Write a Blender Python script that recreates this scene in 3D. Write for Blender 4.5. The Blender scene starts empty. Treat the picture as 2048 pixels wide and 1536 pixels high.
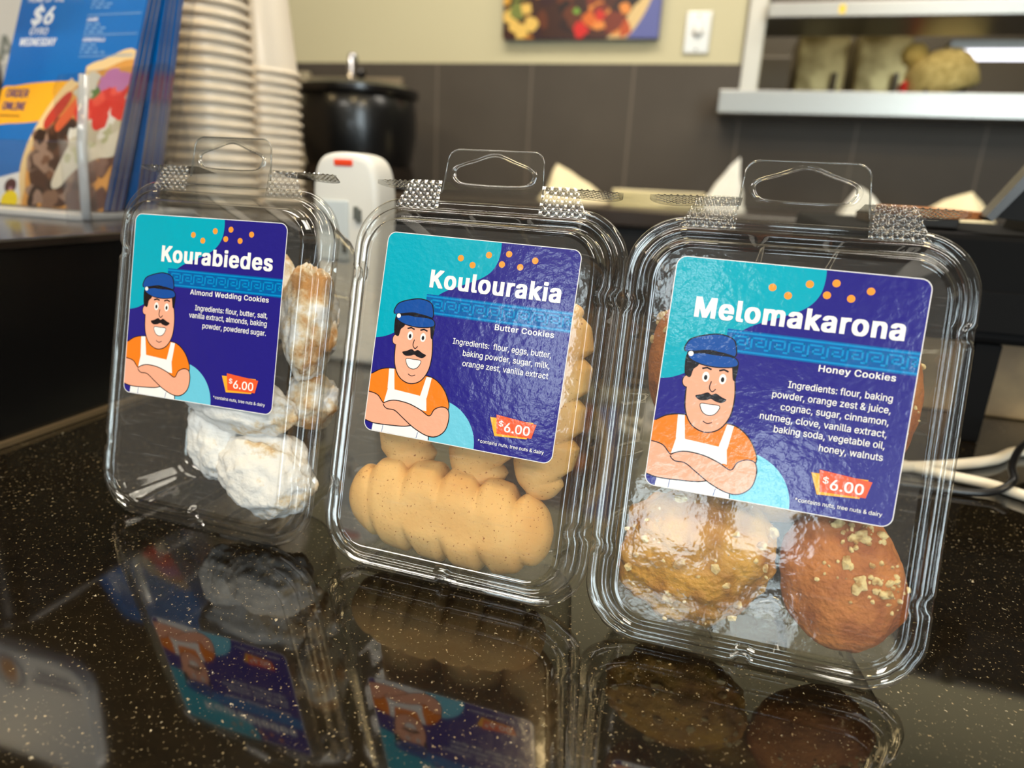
import bpy, bmesh, math, random
from mathutils import Vector, Matrix, noise
from math import sin, cos, pi, radians

# ------------------------------------------------------------------ camera, world, light
S = bpy.context.scene
COL = S.collection
CAM_H = 0.1554
M2 = ((0.9538614, 0.1309293, -0.2701960), (0.2961645, -0.2623975, 0.9183867), (0.0493449, -0.9560361, -0.2890674))
cd = bpy.data.cameras.new('camera')
cam = bpy.data.objects.new('camera', cd)
COL.objects.link(cam)
cx = Vector((M2[0][0], M2[1][0], M2[2][0])); cy = -Vector((M2[0][1], M2[1][1], M2[2][1])); cz = -Vector((M2[0][2], M2[1][2], M2[2][2]))
cam.matrix_world = Matrix(((cx.x, cy.x, cz.x, 0), (cx.y, cy.y, cz.y, 0), (cx.z, cy.z, cz.z, CAM_H), (0, 0, 0, 1)))
cd.sensor_width = 36; cd.lens = 24
cd.clip_start = 0.01; cd.clip_end = 60
cd.dof.use_dof = True; cd.dof.focus_distance = 0.25; cd.dof.aperture_fstop = 8.0
S.camera = cam

W = bpy.data.worlds.new('daylight'); S.world = W
W.use_nodes = True
W.node_tree.nodes['Background'].inputs[0].default_value = (0.88, 0.94, 1.0, 1)
W.node_tree.nodes['Background'].inputs[1].default_value = 9.0

def area_light(name, loc, target, size, size_y, power, color, portal=False):
    l = bpy.data.lights.new(name, 'AREA'); l.shape = 'RECTANGLE'; l.size = size; l.size_y = size_y
    l.energy = power; l.color = color
    if portal: l.cycles.is_portal = True
    o = bpy.data.objects.new(name, l); COL.objects.link(o); o.location = loc
    d = Vector(target) - Vector(loc)
    o.rotation_euler = d.to_track_quat('-Z', 'Y').to_euler()
    return o
# daylight enters through the shopfront windows behind the camera
# (u0, u1, z0, z1) of each opening in the shopfront
WINS = [(-1.12, -0.84, 0.55, 1.50), (-0.14, 0.22, -0.02, 0.34), (-0.16, 0.12, 1.24, 1.60), (0.35, 0.70, 0.06, 0.62), (0.48, 0.66, -0.30, -0.12), (1.45, 3.20, -0.45, 1.55)]  # unseen openings shaped to the lid glare; the wide last one adds daylight
WV = -3.2
for i, (a, b, z0_, z1_) in enumerate(WINS):
    area_light('window_portal', ((a+b)/2, WV+0.02, (z0_+z1_)/2), ((a+b)/2, 0, (z0_+z1_)/2), b-a, z1_-z0_, 1, (1, 1, 1), True)
# unseen fill lights added at ceiling height, dining side and kitchen side
area_light('ceiling_fill', (-0.9, -1.7, 1.72), (-0.9, -1.7, 0), 1.1, 0.5, 30, (1.0, 0.93, 0.82))
area_light('ceiling_fill', (1.1, -1.2, 1.72), (1.1, -1.2, 0), 1.1, 0.5, 26, (1.0, 0.93, 0.82))
area_light('ceiling_fill', (-0.6, 1.1, 1.72), (-0.6, 1.1, 0), 1.2, 0.5, 21, (1.0, 0.92, 0.80))
area_light('ceiling_fill', (0.9, 1.3, 1.72), (0.9, 1.3, 0), 1.2, 0.4, 15, (1.0, 0.92, 0.80))
area_light('kitchen_fill', (0.5, 2.9, 1.70), (0.5, 2.9, 0), 1.2, 0.5, 22, (1.0, 0.93, 0.80))
for x in (-0.25, 0.75, -2.1):
    area_light('warm_downlight', (x, -0.36, 1.74), (x, -0.30, 0), 0.13, 0.34, 8.0, (1.0, 0.74, 0.36))

S.view_settings.view_transform = 'Standard'; S.view_settings.look = 'None'; S.view_settings.gamma = 1
S.view_settings.use_curve_mapping = False
S.view_settings.exposure = 0.35
S.cycles.transparent_max_bounces = 40
S.cycles.max_bounces = 10; S.cycles.glossy_bounces = 5; S.cycles.diffuse_bounces = 4; S.cycles.transmission_bounces = 6
S.cycles.caustics_reflective = False; S.cycles.caustics_refractive = False
S.cycles.sample_clamp_indirect = 6.0

# ------------------------------------------------------------------ helpers
def lin(c):
    return tuple((x/255/12.92 if x/255 <= 0.04045 else ((x/255+0.055)/1.055)**2.4) for x in c) + (1,)

MATS = {}
def mat(name, rgb, rough=0.5, metal=0.0, spec=0.5, coat=0.0, bump=None, var=None, emit=None, ior=None, aniso=None):
    if name in MATS: return MATS[name]
    m = bpy.data.materials.new(name); m.use_nodes = True
    nt = m.node_tree; b = nt.nodes['Principled BSDF']
    b.inputs['Base Color'].default_value = lin(rgb)
    b.inputs['Roughness'].default_value = rough; b.inputs['Metallic'].default_value = metal
    b.inputs['Specular IOR Level'].default_value = spec
    b.inputs['Coat Weight'].default_value = coat; b.inputs['Coat Roughness'].default_value = 0.08
    if ior: b.inputs['IOR'].default_value = ior
    if emit: b.inputs['Emission Color'].default_value = lin(rgb); b.inputs['Emission Strength'].default_value = emit
    tc = nt.nodes.new('ShaderNodeTexCoord')
    if var:   # (scale, rgb2, lo, hi)
        n = nt.nodes.new('ShaderNodeTexNoise'); n.inputs['Scale'].default_value = var[0]; n.inputs['Detail'].default_value = 6
        nt.links.new(tc.outputs['Object'], n.inputs['Vector'])
        r = nt.nodes.new('ShaderNodeMapRange'); r.inputs[1].default_value = var[2]; r.inputs[2].default_value = var[3]
        nt.links.new(n.outputs[0], r.inputs[0])
        mx = nt.nodes.new('ShaderNodeMix'); mx.data_type = 'RGBA'
        mx.inputs[6].default_value = lin(rgb); mx.inputs[7].default_value = lin(var[1])
        nt.links.new(r.outputs[0], mx.inputs[0]); nt.links.new(mx.outputs[2], b.inputs['Base Color'])
    if bump:  # (scale, strength, distance)
        n = nt.nodes.new('ShaderNodeTexNoise'); n.inputs['Scale'].default_value = bump[0]; n.inputs['Detail'].default_value = 5
        nt.links.new(tc.outputs['Object'], n.inputs['Vector'])
        bp = nt.nodes.new('ShaderNodeBump'); bp.inputs['Strength'].default_value = bump[1]; bp.inputs['Distance'].default_value = bump[2]
        nt.links.new(n.outputs[0], bp.inputs['Height']); nt.links.new(bp.outputs[0], b.inputs['Normal'])
        if coat: nt.links.new(bp.outputs[0], b.inputs['Coat Normal'])
    MATS[name] = m
    return m

def plastic(name, rough=0.03, tint=(250, 250, 248), haze=0.0, gain=1.0, bump=None, scratch=0.0, edge=1.0):
    """thin clear sheet: lets light straight through, mirrors by Fresnel, optional scuffed haze"""
    if name in MATS: return MATS[name]
    m = bpy.data.materials.new(name); m.use_nodes = True
    nt = m.node_tree; nt.nodes.clear(); N = nt.nodes.new; L = nt.links.new
    out = N('ShaderNodeOutputMaterial')
    tr = N('ShaderNodeBsdfTransparent'); tr.inputs[0].default_value = lin(tint)
    gl = N('ShaderNodeBsdfGlossy'); gl.inputs['Roughness'].default_value = rough; gl.inputs[0].default_value = (1, 1, 1, 1)
    lw = N('ShaderNodeLayerWeight'); lw.inputs[0].default_value = 0.5      # Schlick, the same from both faces of the sheet
    pw = N('ShaderNodeMath'); pw.operation = 'POWER'; pw.inputs[1].default_value = 4.5; L(lw.outputs['Facing'], pw.inputs[0])
    mu = N('ShaderNodeMath'); mu.operation = 'MULTIPLY_ADD'; mu.inputs[1].default_value = 0.95; mu.inputs[2].default_value = 0.045*gain; mu.use_clamp = True
    L(pw.outputs[0], mu.inputs[0])
    tc = N('ShaderNodeTexCoord')
    if bump:
        n = N('ShaderNodeTexNoise'); n.inputs['Scale'].default_value = bump[0]; n.inputs['Detail'].default_value = 3
        L(tc.outputs['Object'], n.inputs['Vector'])
        bp = N('ShaderNodeBump'); bp.inputs['Strength'].default_value = bump[1]; bp.inputs['Distance'].default_value = bump[2]
        L(n.outputs[0], bp.inputs['Height']); L(bp.outputs[0], gl.inputs['Normal'])
    if edge < 1:     # a longer way through the sheet at a slant takes more light
        p2 = N('ShaderNodeMath'); p2.operation = 'POWER'; p2.inputs[1].default_value = 2.2; L(lw.outputs['Facing'], p2.inputs[0])
        tm = N('ShaderNodeMix'); tm.data_type = 'RGBA'; tm.inputs[6].default_value = lin(tint); tm.inputs[7].default_value = (edge, edge, edge*.97, 1)
        L(p2.outputs[0], tm.inputs[0]); L(tm.outputs[2], tr.inputs[0])
    m1 = N('ShaderNodeMixShader'); L(mu.outputs[0], m1.inputs[0]); L(tr.outputs[0], m1.inputs[1]); L(gl.outputs[0], m1.inputs[2])
    last = m1
    if haze > 0 or scratch > 0:
        df = N('ShaderNodeBsdfDiffuse'); df.inputs[0].default_value = (0.8, 0.8, 0.8, 1)
        m2 = N('ShaderNodeMixShader')
        if scratch > 0:
            mp = N('ShaderNodeMapping'); mp.inputs['Rotation'].default_value = (0, 0, 0.9); mp.inputs['Scale'].default_value = (1, 14, 1)
            L(tc.outputs['Object'], mp.inputs[0])
            n2 = N('ShaderNodeTexNoise'); n2.inputs['Scale'].default_value = 90; n2.inputs['Detail'].default_value = 5; L(mp.outputs[0], n2.inputs['Vector'])
            r = N('ShaderNodeMapRange'); r.inputs[1].default_value = 0.58; r.inputs[2].default_value = 0.75; r.inputs[3].default_value = haze; r.inputs[4].default_value = haze+scratch
            L(n2.outputs[0], r.inputs[0]); L(r.outputs[0], m2.inputs[0])
        else:
            m2.inputs[0].default_value = haze
        L(m1.outputs[0], m2.inputs[1]); L(df.outputs[0], m2.inputs[2]); last = m2
    L(last.outputs[0], out.inputs[0])
    MATS[name] = m
    return m

def link(name, me, parent=None, loc=None):
    o = bpy.data.objects.new(name, me); COL.objects.link(o)
    if parent: o.parent = parent
    if loc: o.location = loc
    return o

def build(name, verts, faces, mats, parent=None, mi=None, smooth=False, loc=None):
    me = bpy.data.meshes.new(name); me.from_pydata([tuple(v) for v in verts], [], faces)
    if not isinstance(mats, (list, tuple)): mats = [mats]
    for m in mats: me.materials.append(m)
    if mi: me.polygons.foreach_set('material_index', mi)
    if smooth: me.polygons.foreach_set('use_smooth', [True]*len(me.polygons))
    me.update()
    return link(name, me, parent, loc)

def tag(o, label, cat, group=None, kind=None):
    o['label'] = label; o['category'] = cat
    if group: o['group'] = group
    if kind: o['kind'] = kind
    return o
def struct(o): o['kind'] = 'structure'; return o
def empty(name, loc, rz=0.0):
    o = bpy.data.objects.new(name, None); o.empty_display_size = 0.02; COL.objects.link(o); o.location = loc; o.rotation_euler = (0, 0, rz); return o
def copy_tree(o, parent=None):
    c = o.copy(); COL.objects.link(c)
    if parent: c.parent = parent
    for ch in list(o.children): copy_tree(ch, c)
    return c

class MB:
    """collects shapes of one part"""
    def __init__(s): s.v = []; s.f = []; s.m = []
    def add(s, v, f, m=0):
        k = len(s.v); s.v += [tuple(x) for x in v]; s.f += [tuple(i+k for i in g) for g in f]; s.m += [m]*len(f)
    def box(s, a, b, m=0, bev=0.0, seg=2):
        bm = bmesh.new(); bmesh.ops.create_cube(bm, size=1)
        for v in bm.verts: v.co = Vector([a[i] + (v.co[i]+0.5)*(b[i]-a[i]) for i in range(3)])
        if bev: bmesh.ops.bevel(bm, geom=bm.edges[:], offset=bev, segments=seg, affect='EDGES', profile=0.5)
        s.bm(bm, m)
    def bm(s, bm, m=0, mat4=None):
        bm.verts.ensure_lookup_table(); bm.verts.index_update()
        vs = [(mat4 @ v.co if mat4 else v.co.copy()) for v in bm.verts]
        s.add(vs, [[v.index for v in f.verts] for f in bm.faces], m); bm.free()
    def lathe(s, prof, c, m=0, n=40):
        v = []; f = []
        for r, z in prof:
            for k in range(n): v.append((c[0]+r*cos(2*pi*k/n), c[1]+r*sin(2*pi*k/n), c[2]+z))
        for i in range(len(prof)-1):
            for k in range(n):
                k2 = (k+1) % n; f.append((i*n+k, i*n+k2, (i+1)*n+k2, (i+1)*n+k))
        s.add(v, f, m)
    def tube(s, pts, r, m=0, n=8, closed=False, caps=True):
        pts = [Vector(p) for p in pts]; N_ = len(pts); v = []; f = []
        rr = r if isinstance(r, (list, tuple)) else [r]*N_
        up = None
        for i, p in enumerate(pts):
            a = pts[i-1] if (i > 0 or closed) else p; b = pts[(i+1) % N_] if (i < N_-1 or closed) else p
            t = (b-a).normalized()
            if up is None:
                up = Vector((0, 0, 1)) if abs(t.z) < 0.9 else Vector((1, 0, 0))
            x = t.cross(up).normalized(); up = x.cross(t).normalized()
            for k in range(n): v.append(p + rr[i]*(x*cos(2*pi*k/n) + up*sin(2*pi*k/n)))
        R = N_ if closed else N_-1
        for i in range(R):
            j = (i+1) % N_
            for k in range(n):
                k2 = (k+1) % n; f.append((i*n+k, i*n+k2, j*n+k2, j*n+k))
        if caps and not closed:
            f.append(tuple(range(n-1, -1, -1))); f.append(tuple((N_-1)*n+k for k in range(n)))
        s.add(v, f, m)
    def prism(s, poly, ax, a, b, m=0):
        """poly: 2D points, extruded along axis ax from a to b"""
        n = len(poly)
        def P(p, t):
            q = list(p); q.insert(ax, t); return tuple(q)
        v = [P(p, a) for p in poly] + [P(p, b) for p in poly]
        f = [tuple(range(n-1, -1, -1)), tuple(range(n, 2*n))] + [(i, (i+1) % n, n+(i+1) % n, n+i) for i in range(n)]
        s.add(v, f, m)
    def build(s, name, mats, parent=None, smooth=False, loc=None):
        o = build(name, s.v, s.f, mats, parent, s.m, smooth, loc)
        bm = bmesh.new(); bm.from_mesh(o.data); bmesh.ops.recalc_face_normals(bm, faces=bm.faces[:]); bm.to_mesh(o.data); bm.free()
        return o

def auto(o, ang=40):
    """smooth shading with sharp edges kept above ang degrees"""
    me = o.data
    me.polygons.foreach_set('use_smooth', [True]*len(me.polygons))
    bm = bmesh.new(); bm.from_mesh(me)
    for e in bm.edges:
        if len(e.link_faces) == 2 and e.calc_face_angle(0) > radians(ang): e.smooth = False
    bm.to_mesh(me); bm.free()
    return o

def spline(pts, n=8, closed=True):
    """Catmull-Rom through 2D/3D points"""
    P = [Vector(p) for p in pts]; out = []; N_ = len(P)
    for i in range(N_ if closed else N_-1):
        p0 = P[(i-1) % N_] if (closed or i > 0) else P[i]
        p1 = P[i]; p2 = P[(i+1) % N_]
        p3 = P[(i+2) % N_] if (closed or i+2 < N_) else p2
        for k in range(n):
            t = k/n
            out.append(0.5*((2*p1) + (p2-p0)*t + (2*p0-5*p1+4*p2-p3)*t*t + (3*p1-p0-3*p2+p3)*t**3))
    if not closed: out.append(P[-1])
    return out

def circle(c, r, n=32, a0=0, a1=2*pi, ry=None):
    full = abs(a1-a0-2*pi) < 1e-6
    k = n if full else n+1
    return [(c[0]+r*cos(a0+(a1-a0)*i/n), c[1]+(ry or r)*sin(a0+(a1-a0)*i/n)) for i in range(k)]
def rrect(x0, y0, x1, y1, r, n=8):
    out = []
    for cx_, cy_, a in ((x1-r, y1-r, 0), (x0+r, y1-r, pi/2), (x0+r, y0+r, pi), (x1-r, y0+r, 3*pi/2)):
        out += [(cx_+r*cos(a+pi/2*i/n), cy_+r*sin(a+pi/2*i/n)) for i in range(n+1)]
    return out

import os
try:
    FONT = bpy.data.fonts.load(os.path.join(bpy.utils.resource_path('LOCAL'), 'datafiles', 'fonts', 'Inter.woff2'))
except Exception:
    FONT = None
import numpy as np
from mathutils.geometry import interpolate_bezier, delaunay_2d_cdt
_TX = {}
def text_mesh(s, bold=0.0, shear=0.0, spacing=1.0):
    """filled outlines of a line of text (non-zero winding, so overlapping contours stay solid): 2D verts, triangles"""
    if (s, shear, spacing) in _TX: return _TX[(s, shear, spacing)]
    c = bpy.data.curves.new('t', 'FONT'); c.body = s; c.size = 1; c.shear = shear; c.space_character = spacing
    if FONT: c.font = FONT
    o = bpy.data.objects.new('t', c); COL.objects.link(o)
    dg = bpy.context.evaluated_depsgraph_get(); dg.update()
    cu = o.evaluated_get(dg).to_curve(dg)
    loops = []
    for sp in cu.splines:
        P = []; b = sp.bezier_points; n = len(b)
        for i in range(n):
            a, d = b[i], b[(i+1) % n]
            straight = (a.handle_right-a.co).length < 1e-5 and (d.handle_left-d.co).length < 1e-5
            cr = (a.handle_right-a.co).cross(d.co-a.co).length + (d.handle_left-d.co).cross(d.co-a.co).length
            k = 1 if (straight or cr < 1e-5) else 5
            pts = interpolate_bezier(a.co, a.handle_right, d.handle_left, d.co, k+1)
            P += [Vector((p.x, p.y)) for p in pts[:-1]]
        Q = [p for i, p in enumerate(P) if (p-P[i-1]).length > 1e-5]
        if len(Q) > 2: loops.append(Q)
    o.to_curve_clear() if hasattr(o, 'to_curve_clear') else None
    bpy.data.objects.remove(o); bpy.data.curves.remove(c)
    V, F = [], []
    # cluster contours into glyphs by overlapping x ranges, so that each triangulation stays small
    loops.sort(key=lambda q: min(p.x for p in q)); groups = []
    for q in loops:
        x0, x1 = min(p.x for p in q), max(p.x for p in q)
        if groups and x0 < groups[-1][1]: groups[-1][0].append(q); groups[-1][1] = max(groups[-1][1], x1)
        else: groups.append([[q], x1])
    for g, _ in groups:
        vs = [p for q in g for p in q]; es = []; k = 0
        for q in g: es += [(k+i, k+(i+1) % len(q)) for i in range(len(q))]; k += len(q)
        ov, oe, of, _a, _b, _c = delaunay_2d_cdt(vs, es, [], 0, 1e-6)
        A = np.array([[v.x, v.y] for q in g for v in q]); B = np.array([[q[(i+1) % len(q)].x, q[(i+1) % len(q)].y] for q in g for i in range(len(q))])
        base = len(V); V += [(v.x, v.y) for v in ov]
        for t in of:
            cxy = sum((ov[i] for i in t), Vector((0, 0)))/len(t)
            d0 = A-np.array(cxy); d1 = B-np.array(cxy)
            cr = d0[:, 0]*d1[:, 1]-d0[:, 1]*d1[:, 0]
            w = int(np.sum((d0[:, 1] <= 0) & (d1[:, 1] > 0) & (cr > 0)))-int(np.sum((d0[:, 1] > 0) & (d1[:, 1] <= 0) & (cr < 0)))
            if w != 0: F.append(tuple(i+base for i in t))
    _TX[(s, shear, spacing)] = (V, F)
    return V, F
_cap = {}
class Print:
    """flat printed layers in millimetres on one sheet; each layer a hair above the one below"""
    def __init__(s, step=0.012): s.mb = MB(); s.z = 0.0; s.step = step; s.mats = []; s.T = lambda x, y, z: (x, y, z)
    def mi(s, m):
        if m not in s.mats: s.mats.append(m)
        return s.mats.index(m)
    def up(s): s.z += s.step
    def poly(s, pts, m, up=True):
        if up: s.up()
        bm = bmesh.new()
        vs = [bm.verts.new(s.T(p[0], p[1], s.z)) for p in pts]
        f = bm.faces.new(vs)
        bmesh.ops.triangulate(bm, faces=[f])
        s.mb.bm(bm, s.mi(m))
    def stroke(s, pts, w, m, closed=False, up=True, cap=0.0):
        if up: s.up()
        P = [Vector((p[0], p[1])) for p in pts]; n = len(P); v = []; f = []
        for i in range(n):
            a = P[i-1] if (i or closed) else P[i]; b = P[(i+1) % n] if (i < n-1 or closed) else P[i]
            t = (b-a)
            t = t.normalized() if t.length > 1e-9 else Vector((1, 0))
            nn = Vector((-t.y, t.x))
            v.append(s.T(*(P[i]+nn*w/2), s.z)); v.append(s.T(*(P[i]-nn*w/2), s.z))
        for i in range(n if closed else n-1):
            j = (i+1) % n; f.append((2*i, 2*i+1, 2*j+1, 2*j))
        s.mb.add(v, f, s.mi(m))
    def seg(s, pts, w, m):   # square-cornered strip
        for a, b in zip(pts[:-1], pts[1:]):
            x0, x1 = sorted((a[0], b[0])); y0, y1 = sorted((a[1], b[1]))
            s.poly([(x0-w/2, y0-w/2), (x1+w/2, y0-w/2), (x1+w/2, y1+w/2), (x0-w/2, y1+w/2)], m, up=False)
    def text(s, t, x0, x1, yb, cap, m, bold=0.0, shear=0.0, rot=0.0, up=True):
        """text from x0 to x1 (x0 None: keep the natural width, right-aligned at x1), baseline yb, capital height cap"""
        if up: s.up()
        v, f = text_mesh(t, 0.0, shear, 1.10 if bold > 0.07 else 1.06 if bold > 0.035 else 1.0)
        key = 0
        if key not in _cap:
            hv, _ = text_mesh('H'); ys = [p[1] for p in hv]; _cap[key] = (min(ys), max(ys))
        lo, hi = _cap[key]
        xs = [p[0] for p in v]; a, b = min(xs), max(xs)
        ky = cap/(hi-lo)
        kx = ky if (x0 is None or x1 is None) else (x1-x0)/(b-a)
        ox = (x1-(b-a)*kx) if x0 is None else x0
        pts = []; bw = bold*cap*0.9; nv = len(v)
        if bold:
            ks = [(bw*.95*i_, bw*.42*j_) for i_ in (-1, 0, 1) for j_ in (-1, 0, 1)]
            if bold < 0.015: ks = [(0, 0), (bw, 0), (-bw, 0), (0, bw), (0, -bw)]
            v = [(p[0]+d[0]/kx, p[1]+d[1]/ky) for d in ks for p in v]; f = [tuple(i+nv*k for i in g) for k in range(len(ks)) for g in f]
        for ip, p in enumerate(v):
            zz = s.z+0.0022*(ip//nv)
            x = ox+(p[0]-a)*kx; y = yb+(p[1]-lo)*ky
            if rot:
                dx, dy = x-ox, y-yb; x = ox+dx*cos(rot)-dy*sin(rot); y = yb+dx*sin(rot)+dy*cos(rot)
            pts.append(s.T(x, y, zz))
        s.mb.add(pts, f, s.mi(m)); s.z += 0.0022*(len(v)//max(1, nv))
    def build(s, name, parent=None):
        return build(name, s.mb.v, s.mb.f, s.mats, parent, s.mb.m)

def blob(center, rad, seed, amp=0.12, freq=2.0, sub=4, squash=None):
    """noisy ellipsoid: verts, faces"""
    bm = bmesh.new(); bmesh.ops.create_icosphere(bm, subdivisions=sub, radius=1)
    for v in bm.verts:
        d = v.co.normalized()
        k = 1 + amp*noise.fractal(d*freq+Vector((seed*7.1, seed*3.3, seed)), 0.9, 2.1, 5)
        c = d*k
        if squash: c = squash(c)
        v.co = Vector((c.x*rad[0], c.y*rad[1], c.z*rad[2])) + Vector(center)
    bm.verts.index_update()
    vs = [v.co.copy() for v in bm.verts]; fs = [[v.index for v in f.verts] for f in bm.faces]; bm.free()
    return vs, fs

# ------------------------------------------------------------------ room shell
cream = mat('cream_paint', (206, 197, 160), 0.75, bump=(300, 0.05, 0.002))
steel = mat('brushed_steel', (166, 164, 158), 0.33, metal=0.9, bump=(60, 0.05, 0.001))
steel_dark = mat('dark_steel', (120, 112, 98), 0.35, metal=0.85)
KW = 2.1436     # kitchen wall front face

def tile_mat():
    m = bpy.data.materials.new('brown_wall_tile'); m.use_nodes = True; nt = m.node_tree; N = nt.nodes.new; L = nt.links.new
    b = nt.nodes['Principled BSDF']; tc = N('ShaderNodeTexCoord'); sp = N('ShaderNodeSeparateXYZ'); L(tc.outputs['Object'], sp.inputs[0])
    def joint(out, off, pitch, w):
        a = N('ShaderNodeMath'); a.operation = 'ADD'; a.inputs[1].default_value = off; L(out, a.inputs[0])
        d = N('ShaderNodeMath'); d.operation = 'DIVIDE'; d.inputs[1].default_value = pitch; L(a.outputs[0], d.inputs[0])
        f = N('ShaderNodeMath'); f.operation = 'FRACT'; L(d.outputs[0], f.inputs[0])
        c = N('ShaderNodeMath'); c.operation = 'LESS_THAN'; c.inputs[1].default_value = w/pitch; L(f.outputs[0], c.inputs[0]); return c
    j1 = joint(sp.outputs[0], 0.9213+0.3048*20+0.003, 0.3048, 0.006)
    j2 = joint(sp.outputs[2], 6.096-0.483, 0.6096, 0.005)
    mxm = N('ShaderNodeMath'); mxm.operation = 'MAXIMUM'; L(j1.outputs[0], mxm.inputs[0]); L(j2.outputs[0], mxm.inputs[1])
    n = N('ShaderNodeTexNoise'); n.inputs['Scale'].default_value = 5; n.inputs['Detail'].default_value = 8; L(tc.outputs['Object'], n.inputs[0])
    m1 = N('ShaderNodeMix'); m1.data_type = 'RGBA'; m1.inputs[6].default_value = lin((68, 61, 53)); m1.inputs[7].default_value = lin((88, 80, 70)); L(n.outputs[0], m1.inputs[0])
    m2 = N('ShaderNodeMix'); m2.data_type = 'RGBA'; m2.inputs[7].default_value = lin((108, 98, 86)); L(m1.outputs[2], m2.inputs[6]); L(mxm.outputs[0], m2.inputs[0])
    L(m2.outputs[2], b.inputs['Base Color']); b.inputs['Roughness'].default_value = 0.6; b.inputs['Specular IOR Level'].default_value = 0.3
    return m
TILE = tile_mat()

def sbox(name, a, b, m, bev=0.0):
    q = MB(); q.box(a, b, 0, bev); return struct(q.build(name, [m]))
X0, X1, CEIL, FLOOR = -3.2, 3.4, 1.76, -1.0
OPX0, OPX1, OPZ0, OPZ1 = 0.030, 1.70, 0.39, 1.15
kw = MB()
kw.box((X0, KW, FLOOR), (OPX0, KW+0.12, CEIL)); kw.box((OPX1, KW, FLOOR), (X1, KW+0.12, CEIL))
kw.box((OPX0, KW, FLOOR), (OPX1, KW+0.12, OPZ0)); kw.box((OPX0, KW, OPZ1), (OPX1, KW+0.12, CEIL))
struct(kw.build('wall_kitchen', [cream]))
wt = MB(); wt.box((X0, KW-0.010, FLOOR), (-0.012, KW-0.0005, 0.483)); wt.box((-0.012, KW-0.010, FLOOR), (X1, KW-0.0005, 0.345))
struct(wt.build('trim_tile_wainscot', [TILE]))
tan_floor = mat('floor_tile', (120, 104, 84), 0.45, var=(4, (98, 84, 66), 0.4, 0.6))
sbox('floor', (X0, -3.4, FLOOR-0.05), (X1, 4.2, FLOOR), tan_floor)
sbox('ceiling', (X0, -3.4, CEIL), (X1, 4.2, CEIL+0.05), mat('ceiling_tile', (128, 112, 84), 0.9))
dim_wall = mat('dining_wall', (150, 128, 98), 0.8)
sbox('wall_left', (X0-0.1, -3.4, FLOOR), (X0, 4.2, CEIL), dim_wall)
sbox('wall_right', (X1, -3.4, FLOOR), (X1+0.1, 4.2, CEIL), mat('right_wall', (96, 78, 60), 0.8))
back = mat('kitchen_back_wall', (104, 94, 78), 0.5)
sbox('wall_back_kitchen', (X0, 4.1, FLOOR), (X1, 4.2, CEIL), back)
# shopfront behind the viewer: low wall, posts, glazed windows
fr = mat('shopfront_frame', (52, 46, 40), 0.5)
sf = MB()
xs = sorted({X0, X1} | {w[0] for w in WINS} | {w[1] for w in WINS}); zs = sorted({FLOOR, CEIL} | {w[2] for w in WINS} | {w[3] for w in WINS})
for xa, xb in zip(xs[:-1], xs[1:]):
    run = FLOOR
    holes = sorted((w[2], w[3]) for w in WINS if w[0] <= xa+1e-6 and w[1] >= xb-1e-6)
    for za, zb in holes + [(CEIL, CEIL)]:
        if za > run+1e-6: sf.box((xa, WV-0.12, run), (xb, WV, za))
        run = max(run, zb)
struct(sf.build('wall_shopfront', [fr]))
pane = plastic('window_glass', 0.0, (245, 250, 250), gain=0.8)
for i, (a, b, z0_, z1_) in enumerate(WINS):
    q = MB(); q.box((a, WV-0.07, z0_), (b, WV-0.064, z1_)); struct(q.build('window_%d' % (i+1), [pane]))
# unseen orange panel added to give the lid its orange reflection
sbox('orange_reflection_panel', (-0.10, WV+0.001, -0.46), (0.30, WV+0.03, -0.10), mat('orange_panel', (236, 92, 30), 0.5))

# ------------------------------------------------------------------ kitchen pass
q = MB(); q.box((-0.0655, 1.995, 0.3445), (1.75, KW-0.011, 0.402), 0, 0.003); q.box((OPX0+0.001, KW-0.011, 0.392), (1.69, KW+0.13, 0.402))
o = q.build('pass_sill', [steel]); tag(o, 'long stainless steel ledge under the kitchen pass opening', 'ledge')
q = MB(); q.box((-0.018, KW-0.012, 0.4025), (0.028, KW+0.001, 1.70), 0, 0.002); q.box((-0.024, KW-0.006, 0.4025), (-0.018, KW+0.001, 1.70), 1)
o = q.build('pass_post', [mat('pale_steel_post', (206, 202, 190), 0.35, metal=0.35), steel_dark]); tag(o, 'upright stainless steel post at the edge of the kitchen pass opening', 'post')
q = MB(); q.box((0.0285, 2.09, 0.588), (1.69, 2.34, 0.624), 0, 0.003)
sh = q.build('pass_shelf', [steel]); tag(sh, 'upper stainless steel shelf across the kitchen pass opening', 'shelf')
q = MB(); q.box((0.2, 2.0895, 0.596), (0.215, 2.0898, 0.616)); q.build('price_ticket', [mat('yellow_ticket', (250, 214, 60), 0.6)], sh)['label'] = 'yellow ticket on the shelf edge'
q = MB(); q.box((0.05, 2.45, 0.72), (1.65, 3.0, 0.98), 0, 0.01); q.box((0.05, 2.44, 0.70), (1.65, 2.46, 0.73))
tag(q.build('exhaust_hood', [mat('hood_steel', (92, 80, 66), 0.4, metal=0.6)]), 'dark exhaust hood hanging above the cooking line inside the pass', 'hood')
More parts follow.
